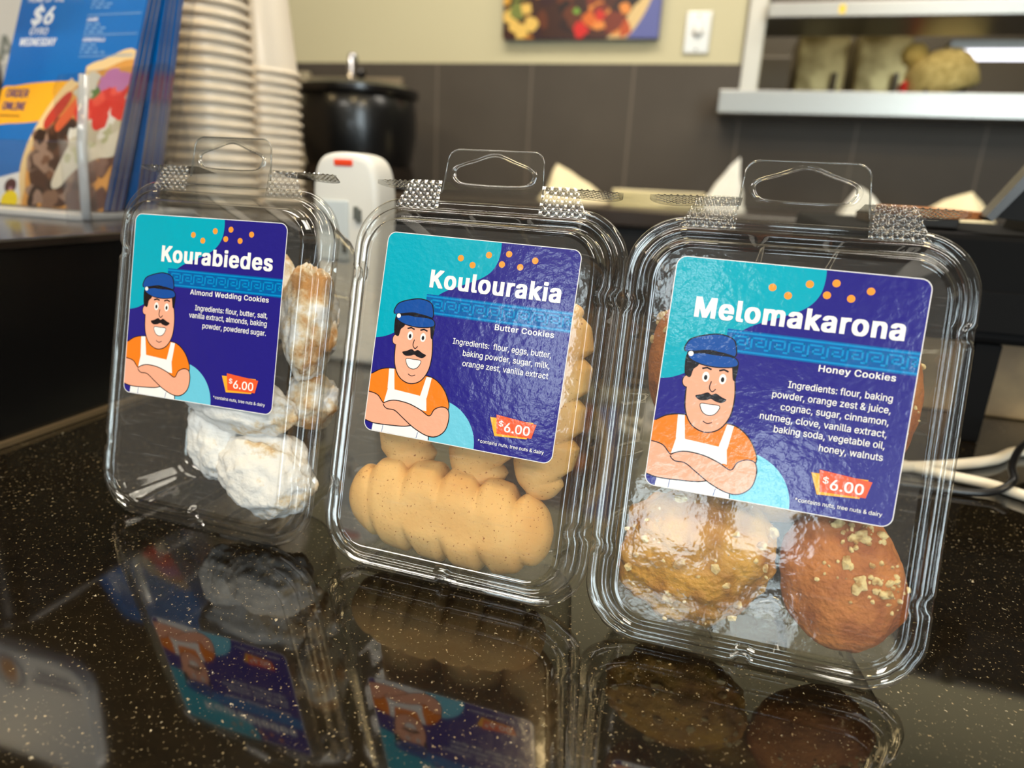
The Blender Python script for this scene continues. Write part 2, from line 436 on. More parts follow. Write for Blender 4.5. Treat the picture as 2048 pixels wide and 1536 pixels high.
# pale steel door panels on the kitchen far side
for (a, b) in ((0.185, 0.375), (0.41, 0.60)):
    root = empty('refrigerator_door', ((a+b)/2, 3.25, FLOOR))
    tag(root, 'pale steel cooler door nearest the pass post' if a < 0.3 else 'pale steel cooler door nearer the cook', 'door', None, 'thing')
    q = MB(); q.box((a-(a+b)/2, 0, 0), (b-(a+b)/2, 0.5, 1.80), 0, 0.012)
    q.build('panel', [mat('cooler_steel', (188, 172, 120), 0.3, metal=0.55, var=(9, (120, 104, 62), 0.45, 0.62))], root)
    q = MB(); q.tube([(0.05, -0.03, 1.35), (0.05, -0.03, 1.62)], 0.012, n=10); q.tube([(0.05, 0.001, 1.37), (0.05, -0.03, 1.37)], 0.008); q.tube([(0.05, 0.001, 1.60), (0.05, -0.03, 1.60)], 0.008)
    q.build('handle', [steel_dark], root)
q = MB(); q.box((0.02, 3.2, FLOOR), (0.165, 3.7, 0.68), 0, 0.01)
tag(q.build('storage_cabinet', [mat('dark_cabinet', (88, 76, 56), 0.5)]), 'dark cabinet at the left inside the kitchen pass', 'cabinet')
root = empty('light_fixture', (0.95, 3.0, 0.64)); tag(root, 'white fluorescent light under the hood beyond the beanie', 'light')
q = MB(); q.box((-0.28, 0, 0.03), (0.5, 0.09, 0.06), 0, 0.004); q.build('housing', [steel], root)
q = MB(); q.tube([(-0.26, 0.03, 0.015), (0.48, 0.03, 0.015)], 0.018, n=14); q.build('tube', [mat('lit_tube', (240, 240, 250), 0.4, emit=2.2)], root, True)

# ------------------------------------------------------------------ wall art and outlet
def blob2d(rng, x, y, r, k=9, j=0.35):
    return spline([(x+r*(1+rng.uniform(-j, j))*cos(2*pi*i/k), y+r*(1+rng.uniform(-j, j))*sin(2*pi*i/k)) for i in range(k)], 4)
def clip_rect(pts, x0, y0, x1, y1):
    """Sutherland-Hodgman against an axis-aligned rectangle"""
    def cut(P, inside, inter):
        out = []
        for i in range(len(P)):
            a, b = P[i-1], P[i]
            if inside(b):
                if not inside(a): out.append(inter(a, b))
                out.append(b)
            elif inside(a): out.append(inter(a, b))
        return out
    P = [(p[0], p[1]) for p in pts]
    def ix(x): return lambda a, b: (x, a[1]+(b[1]-a[1])*(x-a[0])/(b[0]-a[0]))
    def iy(y): return lambda a, b: (a[0]+(b[0]-a[0])*(y-a[1])/(b[1]-a[1]), y)
    for ins, itx in ((lambda p: p[0] >= x0, ix(x0)), (lambda p: p[0] <= x1, ix(x1)), (lambda p: p[1] >= y0, iy(y0)), (lambda p: p[1] <= y1, iy(y1))):
        if not P: break
        P = cut(P, ins, itx)
    return P
ink = {}
def I(rgb, rough=0.35):
    k = 'ink_%d_%d_%d' % rgb
    if rough != 0.35: k += '_r%d' % int(rough*100)
    return mat(k, rgb, rough)
def patch(pr, pts, m, rect):
    P = clip_rect(pts, *rect)
    if len(P) > 2: pr.poly(P, m)

root = empty('food_poster', (-0.479, KW-0.0005, 0.546)); tag(root, 'frameless canvas print of a plate of grilled food on the cream wall', 'picture')
q = MB(); q.box((-0.2275, -0.028, 0), (0.2275, 0, 0.40), 0, 0.002); q.build('canvas', [I((70, 62, 120))], root)
pr = Print(0.02); pr.T = lambda x, y, z: (x/1000, -0.0282-z/1000, y/1000)
R_ = (-227, 0.5, 227, 399); rng = random.Random(5)
pr.poly([(-227, 0.5), (227, 0.5), (227, 399), (-227, 399)], I((92, 98, 160)))
patch(pr, circle((-60, 190), 275, 60), I((222, 190, 130)), R_)
patch(pr, circle((-70, 205), 255, 60), I((58, 26, 14)), R_)
for _ in range(46):
    x, y = rng.uniform(-220, 150), rng.uniform(4, 380)
    patch(pr, blob2d(rng, x, y, rng.uniform(14, 42)), I(rng.choice([(40, 14, 10), (72, 30, 14), (96, 44, 18), (52, 20, 24), (30, 14, 10)])), R_)
for _ in range(26):
    patch(pr, blob2d(rng, rng.uniform(-225, -110), rng.uniform(0, 200), rng.uniform(10, 26)), I(rng.choice([(222, 164, 60), (190, 120, 34), (232, 190, 96), (66, 30, 12), (120, 128, 60)])), R_)
for _ in range(16):
    patch(pr, blob2d(rng, rng.uniform(20, 140), rng.uniform(20, 230), rng.uniform(12, 30)), I(rng.choice([(214, 104, 30), (190, 78, 26), (120, 44, 20), (230, 140, 60)])), R_)
patch(pr, blob2d(rng, 6, 18, 22), I((210, 30, 24)), R_); patch(pr, blob2d(rng, 60, 60, 14), I((205, 40, 26)), R_); patch(pr, blob2d(rng, -10, 70, 9), I((120, 170, 60)), R_)
pr.build('print', root)

root = empty('wall_outlet', (-0.1475, KW-0.0005, 0.563)); tag(root, 'stainless steel wall outlet plate on the cream wall beside the poster', 'outlet')
q = MB(); q.box((-0.035, -0.006, -0.053), (0.035, 0, 0.053), 0, 0.003); q.build('plate', [mat('outlet_plate', (214, 212, 206), 0.28, metal=0.75)], root)
q = MB(); q.lathe([(0.0001, 0.012), (0.015, 0.012), (0.017, 0.0), (0.017, -0.002)], (0, 0, 0), n=28)
o = q.build('socket', [mat('socket_white', (232, 230, 224), 0.4)], root, True, (0, -0.006, 0.004)); o.rotation_euler = (pi/2, 0, 0)
q = MB()
for z in (-0.043, 0.043): q.lathe([(0.0001, 0.0025), (0.003, 0.0022), (0.0036, 0.0)], (0, 0, 0), n=14)
for z in (-0.043, 0.043):
    b = MB(); b.lathe([(0.0001, 0.0025), (0.003, 0.0022), (0.0036, 0.0)], (0, 0, 0), n=14); s_ = b.build('screw', [steel_dark], root, True, (0, -0.006, z)); s_.rotation_euler = (pi/2, 0, 0)

# ------------------------------------------------------------------ back counter and what stands on it
BC = 0.105
q = MB(); q.box((X0+0.01, 1.45, BC-0.035), (X1-0.01, KW-0.011, BC), 0, 0.004)
tag(q.build('back_worktop', [mat('dark_worktop', (52, 42, 34), 0.3)]), 'dark brown worktop along the tiled kitchen wall', 'worktop')
q = MB(); q.box((X0+0.01, 1.49, FLOOR), (X1-0.01, 2.12, BC-0.0355), 0, 0.0)
tag(q.build('back_cabinet', [mat('black_laminate', (24, 20, 18), 0.45)]), 'black base cabinet under the dark brown back worktop', 'cabinet')

root = empty('soup_kettle', (-1.021, 1.82, BC)); tag(root, 'black round soup kettle with lid and ladle against the tiled wall', 'kettle')
blk = mat('kettle_black', (12, 13, 14), 0.30, coat=0.3)
q = MB(); q.lathe([(0.0, 0.0), (0.125, 0.0), (0.132, 0.012), (0.150, 0.09), (0.160, 0.15), (0.160, 0.20), (0.155, 0.235), (0.150, 0.243), (0.0, 0.243)], (0, 0, 0), n=56); auto(q.build('body', [blk], root), 50)
q = MB(); q.lathe([(0.150, 0.240), (0.164, 0.242), (0.167, 0.250), (0.166, 0.262), (0.150, 0.266)], (0, 0, 0), n=56); auto(q.build('rim', [mat('kettle_rim', (20, 19, 18), 0.25, coat=0.4)], root), 50)
q = MB(); q.lathe([(0.150, 0.266), (0.135, 0.274), (0.08, 0.281), (0.0, 0.283)], (0, 0, 0), n=56); q.lathe([(0.0, 0.312), (0.012, 0.310), (0.016, 0.302), (0.010, 0.293), (0.010, 0.281)], (0.02, -0.02, 0), n=20); auto(q.build('lid', [mat('kettle_lid', (34, 30, 26), 0.22, metal=0.5)], root), 50)
q = MB(); q.lathe([(0.155, 0.012), (0.1555, 0.02), (0.150, 0.06)], (0, 0, 0), n=56); q.build('base_band', [mat('kettle_band', (44, 36, 30), 0.35, metal=0.4)], root, True)
q = MB(); q.tube([(-0.16, 0, 0.20), (-0.176, 0, 0.20), (-0.180, 0, 0.19), (-0.176, 0, 0.165), (-0.158, 0, 0.155)], 0.006); q.build('handle', [steel], root, True)
q = MB(); q.tube([(0.0, -0.05, 0.02), (-0.012, -0.02, 0.275), (-0.016, -0.012, 0.33), (-0.018, 0.0, 0.347), (-0.018, 0.014, 0.345), (-0.017, 0.018, 0.33)], [0.006, 0.007, 0.008, 0.009, 0.009, 0.006], n=12)
q.lathe([(0.011, 0.0), (0.014, 0.005), (0.011, 0.012), (0.0, 0.014)], (-0.017, 0.002, 0.340), n=16)
q.build('ladle', [mat('ladle_steel', (225, 225, 230), 0.12, metal=0.9)], root, True)

root = empty('metal_rack', (-1.16, 2.03, BC)); tag(root, 'pale metal rack standing behind the black soup kettle', 'rack')
rk = mat('rack_metal', (190, 178, 150), 0.4, metal=0.4)
for x in (-0.17,):
    q = MB(); q.box((x-0.02, -0.012, 0), (x+0.02, 0.012, 0.335), 0, 0.003); q.build('post', [rk], root)
q = MB(); q.box((-0.15, -0.011, 0.300), (0.17, 0.011, 0.320), 0, 0.002); q.build('crossbar', [mat('rack_bar', (150, 134, 110), 0.45, metal=0.3)], root)

# loose wrapping papers and trays on the back worktop
paper = mat('wrap_paper', (232, 218, 178), 0.7, bump=(40, 0.3, 0.003))
paper_w = mat('white_paper', (226, 224, 214), 0.7, bump=(40, 0.3, 0.003))
def cone_paper(name, c, w, dpt, h, tip, seed, m, label):
    q = MB(); n = 24; v = []; f = []
    rings = 7
    for i in range(rings):
        t = i/(rings-1)
        for k in range(n):
            a = 2*pi*k/n; w_ = (1-t)**0.85*(0.9+0.22*sin(3*a+seed)); zz = h*t
            p = Vector((tip[0]*t*t+cos(a)*w/2*w_, tip[1]*t+sin(a)*dpt/2*w_, zz))
            p += noise.noise_vector(p*30+Vector((seed, 0, 0)))*0.006*(0.2 if i == 0 else 1)
            if i == 0: p.z = 0
            v.append(p)
    for i in range(rings-1):
        for k in range(n): f.append((i*n+k, i*n+(k+1) % n, (i+1)*n+(k+1) % n, (i+1)*n+k))
    f.append(tuple(range(n-1, -1, -1))); f.append(tuple((rings-1)*n+k for k in range(n)))
    q.add(v, f); o = q.build(name, [m], None, False, c); auto(o, 30); tag(o, label, 'paper', 'crumpled wrapping papers on the back worktop'); return o
cone_paper('wrapping_paper', (-0.40, 1.78, BC), 0.20, 0.16, 0.088, (-0.035, 0), 1, paper, 'cream crumpled paper just behind the middle container hang tab')
cone_paper('wrapping_paper', (-0.012, 1.75, BC), 0.11, 0.10, 0.120, (0.02, 0), 4, paper_w, 'white pointed paper sticking up left of the largest hang tab')
cone_paper('wrapping_paper', (0.285, 1.78, BC), 0.12, 0.12, 0.072, (-0.01, 0), 8, paper_w, 'white crumpled paper right of the largest hang tab')
cone_paper('wrapping_paper', (0.49, 1.80, BC), 0.19, 0.13, 0.072, (0.02, 0), 12, paper, 'cream crumpled paper behind the slanted black terminal')
for i in range(6):
    q = MB(); z = BC+i*0.0062
    rz = [0.02, -0.05, 0.04, -0.02, 0.06, 0.0][i]
    q.box((-0.105, -0.07, 0), (0.105, 0.07, 0.0058), 0, 0.0015)
    o = q.build('pita_wrapper', [paper if i % 2 else mat('butter_paper', (238, 226, 170), 0.7)], None, False, (-0.165, 1.74, z)); o.rotation_euler = (0, 0, rz)
    tag(o, ['lowest', 'second', 'third', 'fourth', 'fifth', 'topmost'][i] + ' cream sheet pack in the low stack on the back worktop', 'paper pack', 'stacked cream sheet packs')

# ------------------------------------------------------------------ serving counter (granite)
def granite():
    m = bpy.data.materials.new('black_granite'); m.use_nodes = True; nt = m.node_tree; N = nt.nodes.new; L = nt.links.new
    b = nt.nodes['Principled BSDF']; tc = N('ShaderNodeTexCoord')
    def flecks(scale, lo, hi, gate_scale, gate):
        v = N('ShaderNodeTexNoise'); v.inputs['Scale'].default_value = scale; v.inputs['Detail'].default_value = 3; v.inputs['Roughness'].default_value = 0.7; L(tc.outputs['Object'], v.inputs[0])
        r = N('ShaderNodeMapRange'); r.inputs[1].default_value = lo; r.inputs[2].default_value = hi; L(v.outputs[0], r.inputs[0])
        return r
    f1 = flecks(640, 0.63, 0.69, 0, 0); f2 = flecks(330, 0.68, 0.73, 0, 0); f3 = flecks(900, 0.62, 0.70, 0, 0)
    base = N('ShaderNodeTexNoise'); base.inputs['Scale'].default_value = 160; L(tc.outputs['Object'], base.inputs[0])
    m0 = N('ShaderNodeMix'); m0.data_type = 'RGBA'; m0.inputs[6].default_value = lin((9, 8, 6)); m0.inputs[7].default_value = lin((28, 22, 14)); L(base.outputs[0], m0.inputs[0])
    last = m0
    for f_, c in ((f3, (66, 56, 40)), (f1, (158, 142, 110)), (f2, (200, 190, 164))):
        mx = N('ShaderNodeMix'); mx.data_type = 'RGBA'; mx.inputs[7].default_value = lin(c); L(last.outputs[2], mx.inputs[6]); L(f_.outputs[0], mx.inputs[0]); last = mx
    L(last.outputs[2], b.inputs['Base Color'])
    b.inputs['Roughness'].default_value = 0.055; b.inputs['IOR'].default_value = 1.88; b.inputs['Anisotropic'].default_value = 0.3
    n = N('ShaderNodeTexNoise'); n.inputs['Scale'].default_value = 25; L(tc.outputs['Object'], n.inputs[0])
    bp = N('ShaderNodeBump'); bp.inputs['Strength'].default_value = 0.03; bp.inputs['Distance'].default_value = 0.002; L(n.outputs[0], bp.inputs['Height']); L(bp.outputs[0], b.inputs['Normal'])
    return m
GR = granite()
q = MB(); q.box((-1.6, -0.12, -0.03), (1.5, 0.86, 0.0), 0, 0.004)
ctr = empty('serving_counter', (0, 0.4, FLOOR)); tag(ctr, 'polished black granite counter with gold flecks under the containers', 'counter')
g_ = q.build('granite_top', [GR], ctr); g_.location = (0, -0.4, -FLOOR)
q = MB(); q.box((-1.58, -0.05, FLOOR), (1.48, 0.82, -0.0305), 0, 0.0)
g_ = q.build('base_panel', [mat('counter_panel', (70, 52, 36), 0.6)], ctr); g_.location = (0, -0.4, -FLOOR)

# ------------------------------------------------------------------ clear clamshell containers
PL = plastic('clear_plastic', 0.035, (252, 252, 250), haze=0.010, gain=1.9, edge=0.30)
PLE = plastic('clear_plastic_edge', 0.05, (226, 226, 222), haze=0.05, gain=3.0, edge=0.3)
PANEL_CLEAR = plastic('clear_lid_panel', 0.05, (251, 251, 249), haze=0.012, gain=1.1, bump=(160, 0.10, 0.001))
PANEL_DUSTY = plastic('sugar_dusted_lid_panel', 0.06, (250, 250, 248), haze=0.035, gain=1.1, bump=(160, 0.10, 0.001), scratch=0.05)
PANEL_SCUFF = plastic('scuffed_lid_panel', 0.08, (248, 248, 246), haze=0.022, gain=1.6, bump=(620, 0.42, 0.0008), scratch=0.16)
TRAYM = plastic('clear_tray', 0.05, (249, 248, 244), haze=0.012, gain=1.4, edge=0.45)
HX, HY = 55.3, 74.6     # half size of the rim; local origin: bottom centre of the rim; y up along the face, z out
ZR = 8.0                # the lid face lies 8 mm in front of the rim plane
YB = 95.2               # label centre above the bottom of the rim
def loop(d, r, z, mod=None, ns=70, nl=96, nc=14):
    hx, hy = HX-d, HY-d; r = min(r, hx-1, hy-1); out = []
    def side(ax, sgn, n):
        L_ = (hx-r) if ax == 0 else (hy-r)
        for i in range(n):
            t = -L_+2*L_*i/n
            yield t
    cxs = [(hx-r, -(hy-r)), (hx-r, hy-r), (-(hx-r), hy-r), (-(hx-r), -(hy-r))]
    # right side upward, top leftward, left downward, bottom rightward with corner arcs between
    for s in range(4):
        n = nl if s in (0, 2) else ns
        Ls = (hy-r) if s in (0, 2) else (hx-r)
        for i in range(n):
            t = -Ls+2*Ls*i/n
            m = mod(s, t if s in (0, 3) else -t) if mod else 0
            p = {0: (hx-m, t), 1: (-t, hy-m), 2: (-hx+m, -t), 3: (t, -hy+m)}[s]
            out.append((p[0], p[1]+HY, z))
        c = {0: (hx-r, hy-r), 1: (-(hx-r), hy-r), 2: (-(hx-r), -(hy-r)), 3: (hx-r, -(hy-r))}[s]
        a0 = {0: 0, 1: pi/2, 2: pi, 3: 3*pi/2}[s]
        for i in range(nc):
            a = a0+pi/2*i/nc
            m = mod(10+s, i/nc) if mod else 0
            out.append((c[0]+(r-m)*cos(a), c[1]+(r-m)*sin(a)+HY, z))
    return out
def notch(depth):
    def f(s, t):
        if s >= 10:
            if s in (12, 13): return depth*0.22*max(0, sin(t*pi*9))**6 if 0.3 < t < 0.75 else 0
            return 0
        tt = {0: (43.5, -43.0), 2: (43.5, -43.0), 1: (), 3: (0.0,)}[s]
        m = 0
        for c in tt:
            u = abs(t-c)
            if u < 3.4: m = max(m, depth*(0.5+0.5*cos(pi*min(1, max(0, (u-1.2)/2.2)))))
        return m
    return f
def flute(depth):
    def f(s, t):
        if s >= 10: return 0
        u = abs(((t+60+12) % 24)-12)
        return depth*(0.5+0.5*cos(pi*min(1, u/4.2))) if u < 4.2 else 0
    return f
def loft(loops, cap_last=True, cap_mi=0):
    q = MB(); n = len(loops[0])
    v = [(p[0]/1000, p[1]/1000, p[2]/1000) for l in loops for p in l]; f = []; mi = []
    for i in range(len(loops)-1):
        for k in range(n):
            k2 = (k+1) % n; f.append((i*n+k, i*n+k2, (i+1)*n+k2, (i+1)*n+k)); mi.append(0)
    if cap_last: f.append(tuple((len(loops)-1)*n+k for k in range(n))); mi.append(cap_mi)
    return v, f, mi
LIDP = [(0.0, -1.5, 20, 0), (-0.1, -0.6, 20, 1), (0.35, 0.1, 20, 1), (1.2, 0.45, 19.5, 1), (2.0, 0.2, 19, 1), (2.5, -0.3, 18.6, 1), (3.2, -0.3, 18, 1), (3.6, 0.5, 17.6, .8), (3.9, 2.2, 17.3, .7),
        (4.4, 3.2, 16.9, .6), (5.2, 3.6, 16.3, .4), (6.1, 3.4, 15.6, .4), (6.7, 2.8, 15, .5), (7.4, 2.6, 14.5, .6), (8.0, 3.0, 14, .6), (8.5, 4.4, 13.6, .5), (9.1, 6.3, 13.1, .2), (9.7, 7.6, 12.6, 0), (10.2, 8.1, 12.2, 0), (10.7, 8.15, 11.8, 0), (11.2, 7.8, 11.4, 0), (11.7, 7.65, 11, 0)]
def lid_mesh():
    loops = [loop(d, r, z, notch(1.7*k) if k else None) for d, z, r, k in LIDP]
    v, f, mi = loft(loops, True, 1)
    me = bpy.data.meshes.new('lid'); me.from_pydata(v, [], f); me.polygons.foreach_set('material_index', mi)
    me.polygons.foreach_set('use_smooth', [True]*(len(f)-1)+[False]); return me
TRAYP = [(-0.2, -1.9, 20, 0), (0.2, -2.5, 20, 0), (2.6, -2.7, 18, 0), (3.6, -3.4, 17, 0), (4.0, -5.5, 16.6, .2)] + [(4.0+(z-5)*0.245, -z, 16.6-(z-5)*.1, 1.0) for z in (8, 12, 17, 22, 27, 31)] + [(10.9, -34.0, 13, .8), (12.2, -36.4, 12.2, .5), (14.4, -37.8, 11, .2), (17, -38.2, 9, 0)]
def tray_mesh():
    loops = [loop(d, r, z, flute(1.5*k) if k else None) for d, z, r, k in TRAYP]
    v, f, mi = loft(loops, True, 0)
    me = bpy.data.meshes.new('tray'); me.from_pydata(v, [], f)
    me.polygons.foreach_set('use_smooth', [True]*(len(f)-1)+[False]); return me
def curve_plate(splines, depth, z):
    """flat plate with holes, millimetres"""
    c = bpy.data.curves.new('p', 'CURVE'); c.dimensions = '2D'; c.fill_mode = 'BOTH'; c.extrude = depth/2000
    for P in splines:
        sp = c.splines.new('POLY'); sp.points.add(len(P)-1); sp.use_cyclic_u = True
        for i, p in enumerate(P): sp.points[i].co = (p[0]/1000, p[1]/1000, 0, 1)
    o = bpy.data.objects.new('p', c); COL.objects.link(o)
    dg = bpy.context.evaluated_depsgraph_get(); dg.update()
    me = bpy.data.meshes.new_from_object(o.evaluated_get(dg))
    v = [(p.co.x, p.co.y, p.co.z+z/1000) for p in me.vertices]; f = [tuple(p.vertices) for p in me.polygons]
    bpy.data.objects.remove(o); bpy.data.curves.remove(c); bpy.data.meshes.remove(me)
    return v, f
YT = 149.2   # top of the rim (local y)
def hang_mesh():
    q = MB()
    outer = [(-31, YT-0.8), (31, YT-0.8)] + [(19.9, YT+3)] + rrect(-19.6, YT-2, 19.6, YT+20.0, 4.5)[0:18] + [(-19.9, YT+3)]
    outer = [(31, YT-0.8), (23, YT+1.2), (20.4, YT+3.4)] + [p for p in rrect(-19.4, YT, 19.4, YT+20.2, 4.5) if p[1] > YT+6] + [(-20.4, YT+3.4), (-23, YT+1.2), (-31, YT-0.8)]
    hole = spline([(-15.6, YT+10.5), (-14.6, YT+13.2), (-8, YT+15.6), (0, YT+18.0), (8, YT+15.6), (14.6, YT+13.2), (15.6, YT+10.5), (13.4, YT+7.7), (7, YT+7.0), (0, YT+6.9), (-7, YT+7.0), (-13.4, YT+7.7)], 5)
    hole = [(p[0], p[1]) for p in hole]
    v, f = curve_plate([outer, hole], 0.5, -1.0); q.add(v, f, 0)
    q.tube([(p[0]/1000, p[1]/1000, -0.001) for p in hole], 0.00032, 1, 6, True)
    rim = [p for p in outer if p[1] > YT+2]
    q.tube([(p[0]/1000, p[1]/1000, -0.001) for p in rim], 0.00034, 1, 6, False)
    hole2 = [(p[0]*1.13, YT+12+(p[1]-YT-12)*1.22) for p in hole]
    k = len(hole)
    vv = [(p[0]/1000, p[1]/1000, -0.0006) for p in hole] + [(p[0]/1000, p[1]/1000, 0.0003) for p in [(a[0]*1.07, YT+12+(a[1]-YT-12)*1.1) for a in hole]] + [(p[0]/1000, p[1]/1000, -0.0007) for p in hole2]
    ff = []
    for r in range(2):
        for i in range(k): ff.append((r*k+i, r*k+(i+1) % k, (r+1)*k+(i+1) % k, (r+1)*k+i))
    q.add(vv, ff, 0)
    o = q.build('hang_tab', [PL, PLE], None, True); me = o.data; bpy.data.objects.remove(o); return me
def knurl_mesh(s):
    """diamond-bumped locking tab, s = -1 left, +1 right"""
    nx, ny = 96, 60; v = []; f = []
    for j in range(ny+1):
        t = j/ny; y = YT-3.6+t*11.2
        xo = 38.6-4.4*min(1, max(0, t*1.15-0.0))+ (0.9*max(0, (t-0.85)/0.15)**2*-1.6)
        for i in range(nx+1):
            a = i/nx; x = 20.3+(xo-20.3)*a
            u = (x+y)/3.0; w = (x-y)/3.0
            fu, fw = u-math.floor(u)-.5, w-math.floor(w)-.5
            b = max(0, 1-(fu*fu+fw*fw)/0.20)**0.75
            edge = min(1, min(a, 1-a)*14, min(t*8, (1-t)*8)); edge = max(0, edge)
            z = 0.2+2.3*(1-t*0.5)*1.0-1.0+0.75*b*edge
            v.append((s*x/1000, y/1000, z/1000))
    for j in range(ny):
        for i in range(nx):
            a = j*(nx+1)+i; f.append((a, a+1, a+nx+2, a+nx+1))
    me = bpy.data.meshes.new('knurled_tab'); me.from_pydata(v, [], f); me.polygons.foreach_set('use_smooth', [True]*len(f)); me.materials.append(PLK); return me
def fin_mesh(s):
    nx, nz = 60, 26; v = []; f = []
    for j in range(nz+1):
        t = j/nz
        for i in range(nx+1):
            a = i/nx; x = 19+31*a
            wd = 12.0*(1-max(0, (a-0.55)/0.45)**2.2)**0.5 if a < 1 else 0.2
            z = -3.0-wd*t
            b = abs(sin(pi*(x+z)/2.2)*sin(pi*(x-z)/2.2)) if 0.42 < a < 0.95 and 0.1 < t < 0.9 else 0
            v.append((s*x/1000, (YT+8.1-0.5*a+0.9*b-1.6*t*a)/1000, z/1000))
    for j in range(nz):
        for i in range(nx):
            a = j*(nx+1)+i; f.append((a, a+1, a+nx+2, a+nx+1))
    me = bpy.data.meshes.new('tray_flap'); me.from_pydata(v, [], f); me.polygons.foreach_set('use_smooth', [True]*len(f)); me.materials.append(PLK); return me
PLK = plastic('knurled_plastic', 0.08, (232, 232, 228), haze=0.05, gain=2.6, edge=0.2)
LID, TRAY, HANG = lid_mesh(), tray_mesh(), hang_mesh()
TRAY.materials.append(TRAYM)
KN = {-1: knurl_mesh(-1), 1: knurl_mesh(1)}; FN = {-1: fin_mesh(-1), 1: fin_mesh(1)}

# ---- printed labels
TEAL, NAVY, BAND, KEY, LBLUE = I((0, 166, 192), .22), I((38, 32, 132), .22), I((0, 92, 166), .22), I((0, 138, 205), .22), I((108, 198, 226), .22)
ORANGE, DOT, WHITE, PEACH, DARK = I((243, 128, 34), .22), I((250, 156, 58), .22), I((244, 244, 244), .22), I((243, 172, 144), .22), I((30, 26, 30), .22)
CAPB, TAGR, TAGY, EDGE, PEACH2 = I((22, 78, 162), .22), I((236, 92, 50), .22), I((250, 176, 52), .22), I((232, 232, 236), .5), I((238, 152, 122), .22)
for m_ in (TEAL, NAVY, BAND, KEY, LBLUE, ORANGE, DOT, WHITE, PEACH, DARK, CAPB, TAGR, TAGY, PEACH2):
    nt = m_.node_tree; b = nt.nodes['Principled BSDF']; b.inputs['Coat Weight'].default_value = 0.6; b.inputs['Coat Roughness'].default_value = 0.05
    tc = nt.nodes.new('ShaderNodeTexCoord'); n = nt.nodes.new('ShaderNodeTexNoise'); n.inputs['Scale'].default_value = 420; n.inputs['Detail'].default_value = 4
    n2 = nt.nodes.new('ShaderNodeTexNoise'); n2.inputs['Scale'].default_value = 60
    ad = nt.nodes.new('ShaderNodeMath'); ad.operation = 'MULTIPLY_ADD'; ad.inputs[1].default_value = 2.5
    nt.links.new(tc.outputs['Object'], n.inputs[0]); nt.links.new(tc.outputs['Object'], n2.inputs[0])
    nt.links.new(n2.outputs[0], ad.inputs[0]); nt.links.new(n.outputs[0], ad.inputs[2])
    bp = nt.nodes.new('ShaderNodeBump'); bp.inputs['Strength'].default_value = 0.16; bp.inputs['Distance'].default_value = 0.0008
    nt.links.new(ad.outputs[0], bp.inputs['Height']); nt.links.new(bp.outputs[0], b.inputs['Normal']); nt.links.new(bp.outputs[0], b.inputs['Coat Normal'])
LW, LH, LR = 38.1, 38.55, 3.2
